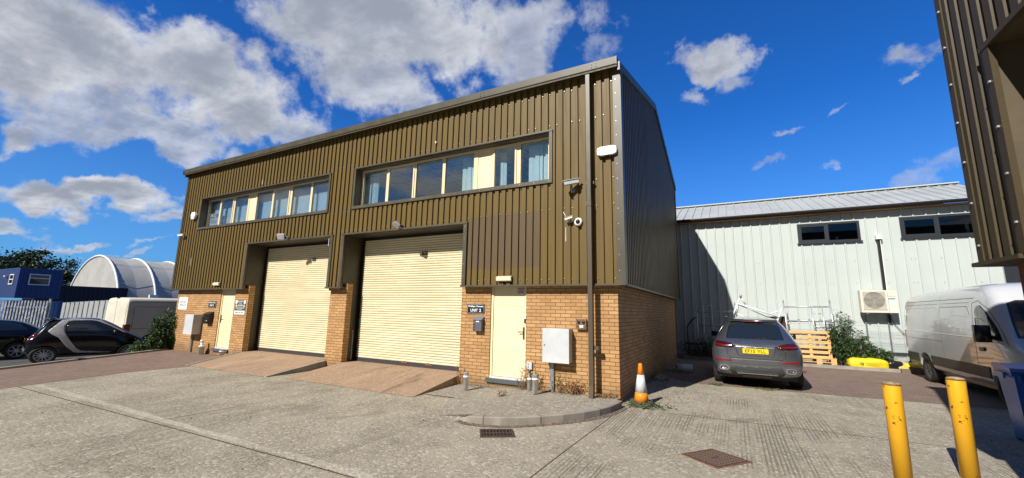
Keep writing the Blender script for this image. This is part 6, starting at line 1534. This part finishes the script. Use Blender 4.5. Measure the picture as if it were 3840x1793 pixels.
conform('front_grille', [(-.45, .62), (.45, .62), (.5, .86), (-.5, .86)], 'Y', 9, bv, 'black', V, off=.006)
for s in (-1, 1): conform('headlight', [(s*.55, .80), (s*.80, .80), (s*.82, .98), (s*.6, .94)], 'Y', 9, bv, 'chrome', V, off=.006)
for s in (-1, 1):
    for wy_ in (1.36, 5.12): wheel(V, s*.86, wy_, .355, .24, 'rim_s', 14)
mb = MB(); mb.box(-.85, .85, .3, 5.9, .27, .40); mb.build('underbody', 'black', V, True)
conform('yellow_reflection', [(.06, .38), (.92, .40), (.92, .48), (.06, .49)], 'X', 2.5, bv, mat('painted gold reflection', (.40, .34, .14), .4), V, off=.004)  # dark yellow reflection in the sill, painted on as a strip

# small black two-seat car with the silver side cell
V = thing('parked_city_car', 'tiny black two seat car with a sweeping silver side band, beyond the left kerb', 'car', (-19.78, -3.02, -.42), R(-14.3)); V.scale = (1, 1.17, 1)
st = [(.0, half(.50, .42, .56, .55, .54, .70, .46, .76, .34, .78, .79)),
      (.06, half(.66, .32, .72, .52, .70, .78, .60, .86, .46, .89, .90)),
      (.20, half(.72, .26, .775, .50, .76, .84, .66, .96, .54, 1.06, 1.08)),
      (.36, half(.74, .24, .78, .50, .77, .90, .69, 1.05, .56, 1.36, 1.40)),
      (.50, half(.74, .24, .78, .50, .77, .94, .70, 1.10, .56, 1.47, 1.51)),
      (.9, half(.74, .24, .78, .50, .77, .95, .70, 1.10, .57, 1.49, 1.545)),
      (1.30, half(.74, .24, .78, .50, .77, .95, .70, 1.08, .57, 1.50, 1.555)),
      (1.55, half(.74, .24, .78, .50, .77, .95, .70, 1.08, .56, 1.47, 1.525)),
      (1.85, half(.74, .24, .78, .50, .765, .94, .69, 1.04, .55, 1.29, 1.34)),
      (2.20, half(.73, .24, .77, .50, .75, .88, .66, .97, .58, 1.01, 1.03)),
      (2.50, half(.70, .25, .74, .46, .70, .76, .60, .84, .46, .87, .88)),
      (2.66, half(.58, .27, .62, .42, .58, .60, .48, .66, .36, .68, .69)),
      (2.72, half(.42, .32, .46, .40, .44, .50, .36, .54, .25, .55, .56))]
bd, bv = car_body(st, [(.42, .29, .335), (2.28, .29, .325)], 'bcar', V, halfw=.78, wdepth=.25)
both(None, 'side_cell', [(.68, 1.475), (.42, 1.09), (.50, 1.0), (.67, .86), (.86, .55), (1.02, .36), (1.10, .33), (1.80, .29), (1.88, .32), (1.18, .40), (1.07, .49), (.88, .82), (.78, 1.05), (.76, 1.28), (.82, 1.41), (.92, 1.452), (1.30, 1.462), (1.48, 1.41), (1.78, 1.225), (2.08, 1.02), (2.18, .985), (1.85, 1.245), (1.52, 1.46), (1.30, 1.50), (.9, 1.52)], bv, 'silver', V, off=.010, cuts=6)
both(None, 'side_window', [(.80, 1.10), (.79, 1.27), (.85, 1.39), (.95, 1.437), (1.28, 1.445), (1.46, 1.39), (1.76, 1.20), (1.98, 1.06), (1.4, 1.08)], bv, 'cglass', V, off=.005)
both(None, 'quarter_window', [(.36, 1.12), (.43, 1.30), (.56, 1.44), (.60, 1.44), (.42, 1.13)], bv, 'cglass', V, off=.004)
conform('rear_window', [(-.52, 1.08), (.52, 1.08), (.50, 1.36), (.42, 1.42), (-.42, 1.42), (-.50, 1.36)], 'Y', -1.5, bv, 'cglass', V, off=.004)
conform('windscreen', [(-.55, 1.04), (.55, 1.04), (.48, 1.42), (-.48, 1.42)], 'Y', 5, bv, 'cglass', V, off=.004)
mb = MB(); mb.prism([(-.50, .36, 1.455), (.50, .36, 1.455), (.52, .56, 1.51), (-.52, .56, 1.51)], (0, -.05, .022)); mb.build('roof_spoiler', 'bcar', V, True, bevel=.008, smooth=True)
for s in (-1, 1):
    for z in (.93, .80): mb = MB(); p = bv.ray_cast(Vector((s*.58, -1, z)), Vector((0, 1, 0)))[0]; mb.lathe([(.001, -.03), (.05, -.02), (.075, .02), (.078, .06)], (s*.60, p.y+.02, z), 'Y', 20); mb.build('tail_light', 'red', V, True)
    for wy_, r_ in ((.42, .29), (2.28, .29)): wheel(V, s*.68, wy_, r_, .17, spokes=12)
    mb = MB(); mb.obox((s*.83, 1.88, 1.04), (.15, .09, .12)); mb.build('mirror', 'black', V, True, bevel=.02, smooth=True)
conform('rear_bumper', [(-.62, .42), (.62, .42), (.66, .52), (-.66, .52)], 'Y', -1.5, bv, mat('grey bumper plastic', (.10, .105, .11), .5), V, off=.02, depth=.04)
p = bv.ray_cast(Vector((0, -1, .80)), Vector((0, 1, 0)))[0]; mb = MB(); mb.box(-.14, .14, p.y-.018, p.y-.008, .71, .83); pl = mb.build('number_plate', 'plate', V, True)
ltext('K L', .16, .07, (-.08, p.y-.0185, .735), (1, 0, 0), (0, -1, 0), 'black', pl, V)
mb = MB(); mb.box(-.6, .6, .2, 2.5, .20, .30); mb.build('underbody', 'black', V, True)

# black hatchback at the left edge, mostly outside the frame
V = thing('parked_car', 'low black car cut off by the left edge beside the tiny two seat car', 'car', (-22.0, -1.9, -.42), R(172))
st = [(.0, half(.60, .45, .66, .6, .62, .8, .52, .88, .4, .9, .91)), (.10, half(.78, .32, .84, .55, .82, .86, .70, .98, .54, 1.0, 1.01)), (.35, half(.82, .26, .88, .55, .87, .90, .75, 1.02, .58, 1.12, 1.14)), (.72, half(.83, .24, .885, .55, .88, .92, .77, 1.04, .56, 1.33, 1.36)),
      (1.2, half(.84, .24, .89, .55, .88, .93, .78, 1.04, .56, 1.40, 1.44)), (2.2, half(.84, .24, .89, .55, .88, .93, .78, 1.02, .56, 1.39, 1.43)), (2.7, half(.84, .24, .89, .55, .88, .92, .77, 1.0, .56, 1.25, 1.29)), (3.3, half(.83, .24, .88, .55, .86, .86, .74, .94, .60, .97, .99)), (3.95, half(.78, .25, .82, .5, .78, .74, .64, .80, .5, .83, .84)), (4.2, half(.6, .3, .64, .45, .6, .56, .5, .60, .4, .62, .63))]
bd, bv = car_body(st, [(.80, .31, .36), (3.35, .31, .36)], 'bcar', V, halfw=.885, wdepth=.25)
both(None, 'side_window', [(.62, 1.06), (.85, 1.26), (1.2, 1.345), (2.2, 1.35), (2.65, 1.24), (3.05, 1.02), (1.8, 1.03)], bv, 'cglass', V, off=.004)
conform('rear_window', [(-.52, 1.08), (.52, 1.08), (.48, 1.32), (-.48, 1.32)], 'Y', -1.5, bv, 'cglass', V, off=.004)
for s in (-1, 1):
    conform('tail_light', [(s*.55, .86), (s*.8, .88), (s*.8, .72), (s*.58, .72)], 'Y', -1.5, bv, 'red', V, off=.006)
    for wy_ in (.80, 3.35): wheel(V, s*.77, wy_, .31, .19, spokes=7)
    mb = MB(); mb.obox((s*.97, 2.75, 1.0), (.17, .11, .13)); mb.build('mirror', 'bcar', V, True, bevel=.02, smooth=True)

# cream white van at the left
V = thing('parked_van', 'old cream white panel van behind the tiny black car, its rear doors in the sun', 'van', (-22.52, .22, -.42), R(2))
def vh2(w, zb, zt): return [(0, zb), (w*.85, zb), (w, zb+.06), (w, .80), (w, 1.25), (w*.985, 1.70), (w*.955, zt-.10), (w*.80, zt-.012), (0, zt)]
st = [(.0, vh2(.96, .48, 2.28)), (.03, vh2(.99, .42, 2.34)), (.14, vh2(1.0, .38, 2.365)), (2.4, vh2(1.0, .36, 2.38)), (3.6, vh2(1.0, .36, 2.37)), (3.9, vh2(1.0, .36, 2.25)),
      (4.45, [(0, .36), (.85, .36), (1.0, .42), (1.0, .8), (1.0, 1.15), (.95, 1.26), (.86, 1.34), (.72, 1.36), (0, 1.38)]), (5.15, [(0, .38), (.74, .38), (.88, .43), (.88, .65), (.84, .85), (.76, .95), (.66, .99), (.5, 1.0), (0, 1.0)])]
bd, bv = car_body(st, [(1.0, .34, .40), (4.2, .34, .40)], 'cvan', V, halfw=1.0, wdepth=.3)
cf = lambda n, p, m, **k: conform(n, p, 'Y', -1.5, bv, m, V, **k)
for s in (-1, 1):
    cf('rear_door', [(s*.012, .62), (s*.90, .62), (s*.90, 2.0), (s*.80, 2.20), (s*.012, 2.24)], 'cvan', off=.010, depth=.012)
    seam('door_panel_edge', V, bv, [(s*.14, 1.02), (s*.80, 1.02), (s*.78, 1.18), (s*.14, 1.18)], 'Y', -1.5, .012, 'offwhite', .016)
    mb = MB(); mb.box(s*.93-.05, s*.93+.08*s if s > 0 else s*.93+.05, -.02, .20, .72, 1.18) if s > 0 else mb.box(-1.01, -.88, -.02, .20, .72, 1.18); mb.build('tail_light', 'red', V, True, bevel=.02)
    mb = MB(); mb.box(s*.93-.03, s*.93+.03, -.026, -.021, .76, .90); mb.build('reversing_light', 'white', V, True)
    for wy_ in (1.0, 4.2): wheel(V, s*.88, wy_, .34, .22, 'rim_s', 12)
mb = MB(); mb.box(-.98, .98, -.06, .08, .40, .60); mb.build('rear_bumper', 'clad_t', V, True, bevel=.02); mb = MB(); mb.box(-.10, .10, -.0, .05, 2.30, 2.345); mb.build('brake_light', 'red_d', V, True)
for f in (2.5, -2.5): seam('panel_rib', V, bv, [(.25, 1.95), (1.9, 1.95), (1.9, .95), (.25, 1.0), (.25, 1.95)], 'X', f, .014, 'grey_s', .002); conform('lower_trim', [(.1, .45), (4.0, .45), (4.0, .66), (.1, .66)], 'X', f, bv, 'clad_t', V, off=.012) if False else None
seam('gutter_seam', V, bv, [(.1, 2.16), (3.6, 2.16)], 'X', 2.5, .012, 'grey_s')
mb = MB(); mb.box(-.85, .85, .3, 4.8, .28, .42); mb.build('underbody', 'black', V, True)

for o in list(bpy.data.objects):
    if o.type == 'MESH' and o.parent and o.name.split('.')[0] in ('brick_wall', 'corner_flashing', 'drip_flashing', 'verge_flashing', 'beam_end_cap', 'steel_reveal', 'opening_trim', 'ceiling', 'office_wall', 'side_wall', 'inner_lining', 'floor_slab', 'torn_paper', 'rust_patch', 'emblem', 'window_slot', 'lifting_ribs', 'blind', 'paint_drip'): split_islands(o)
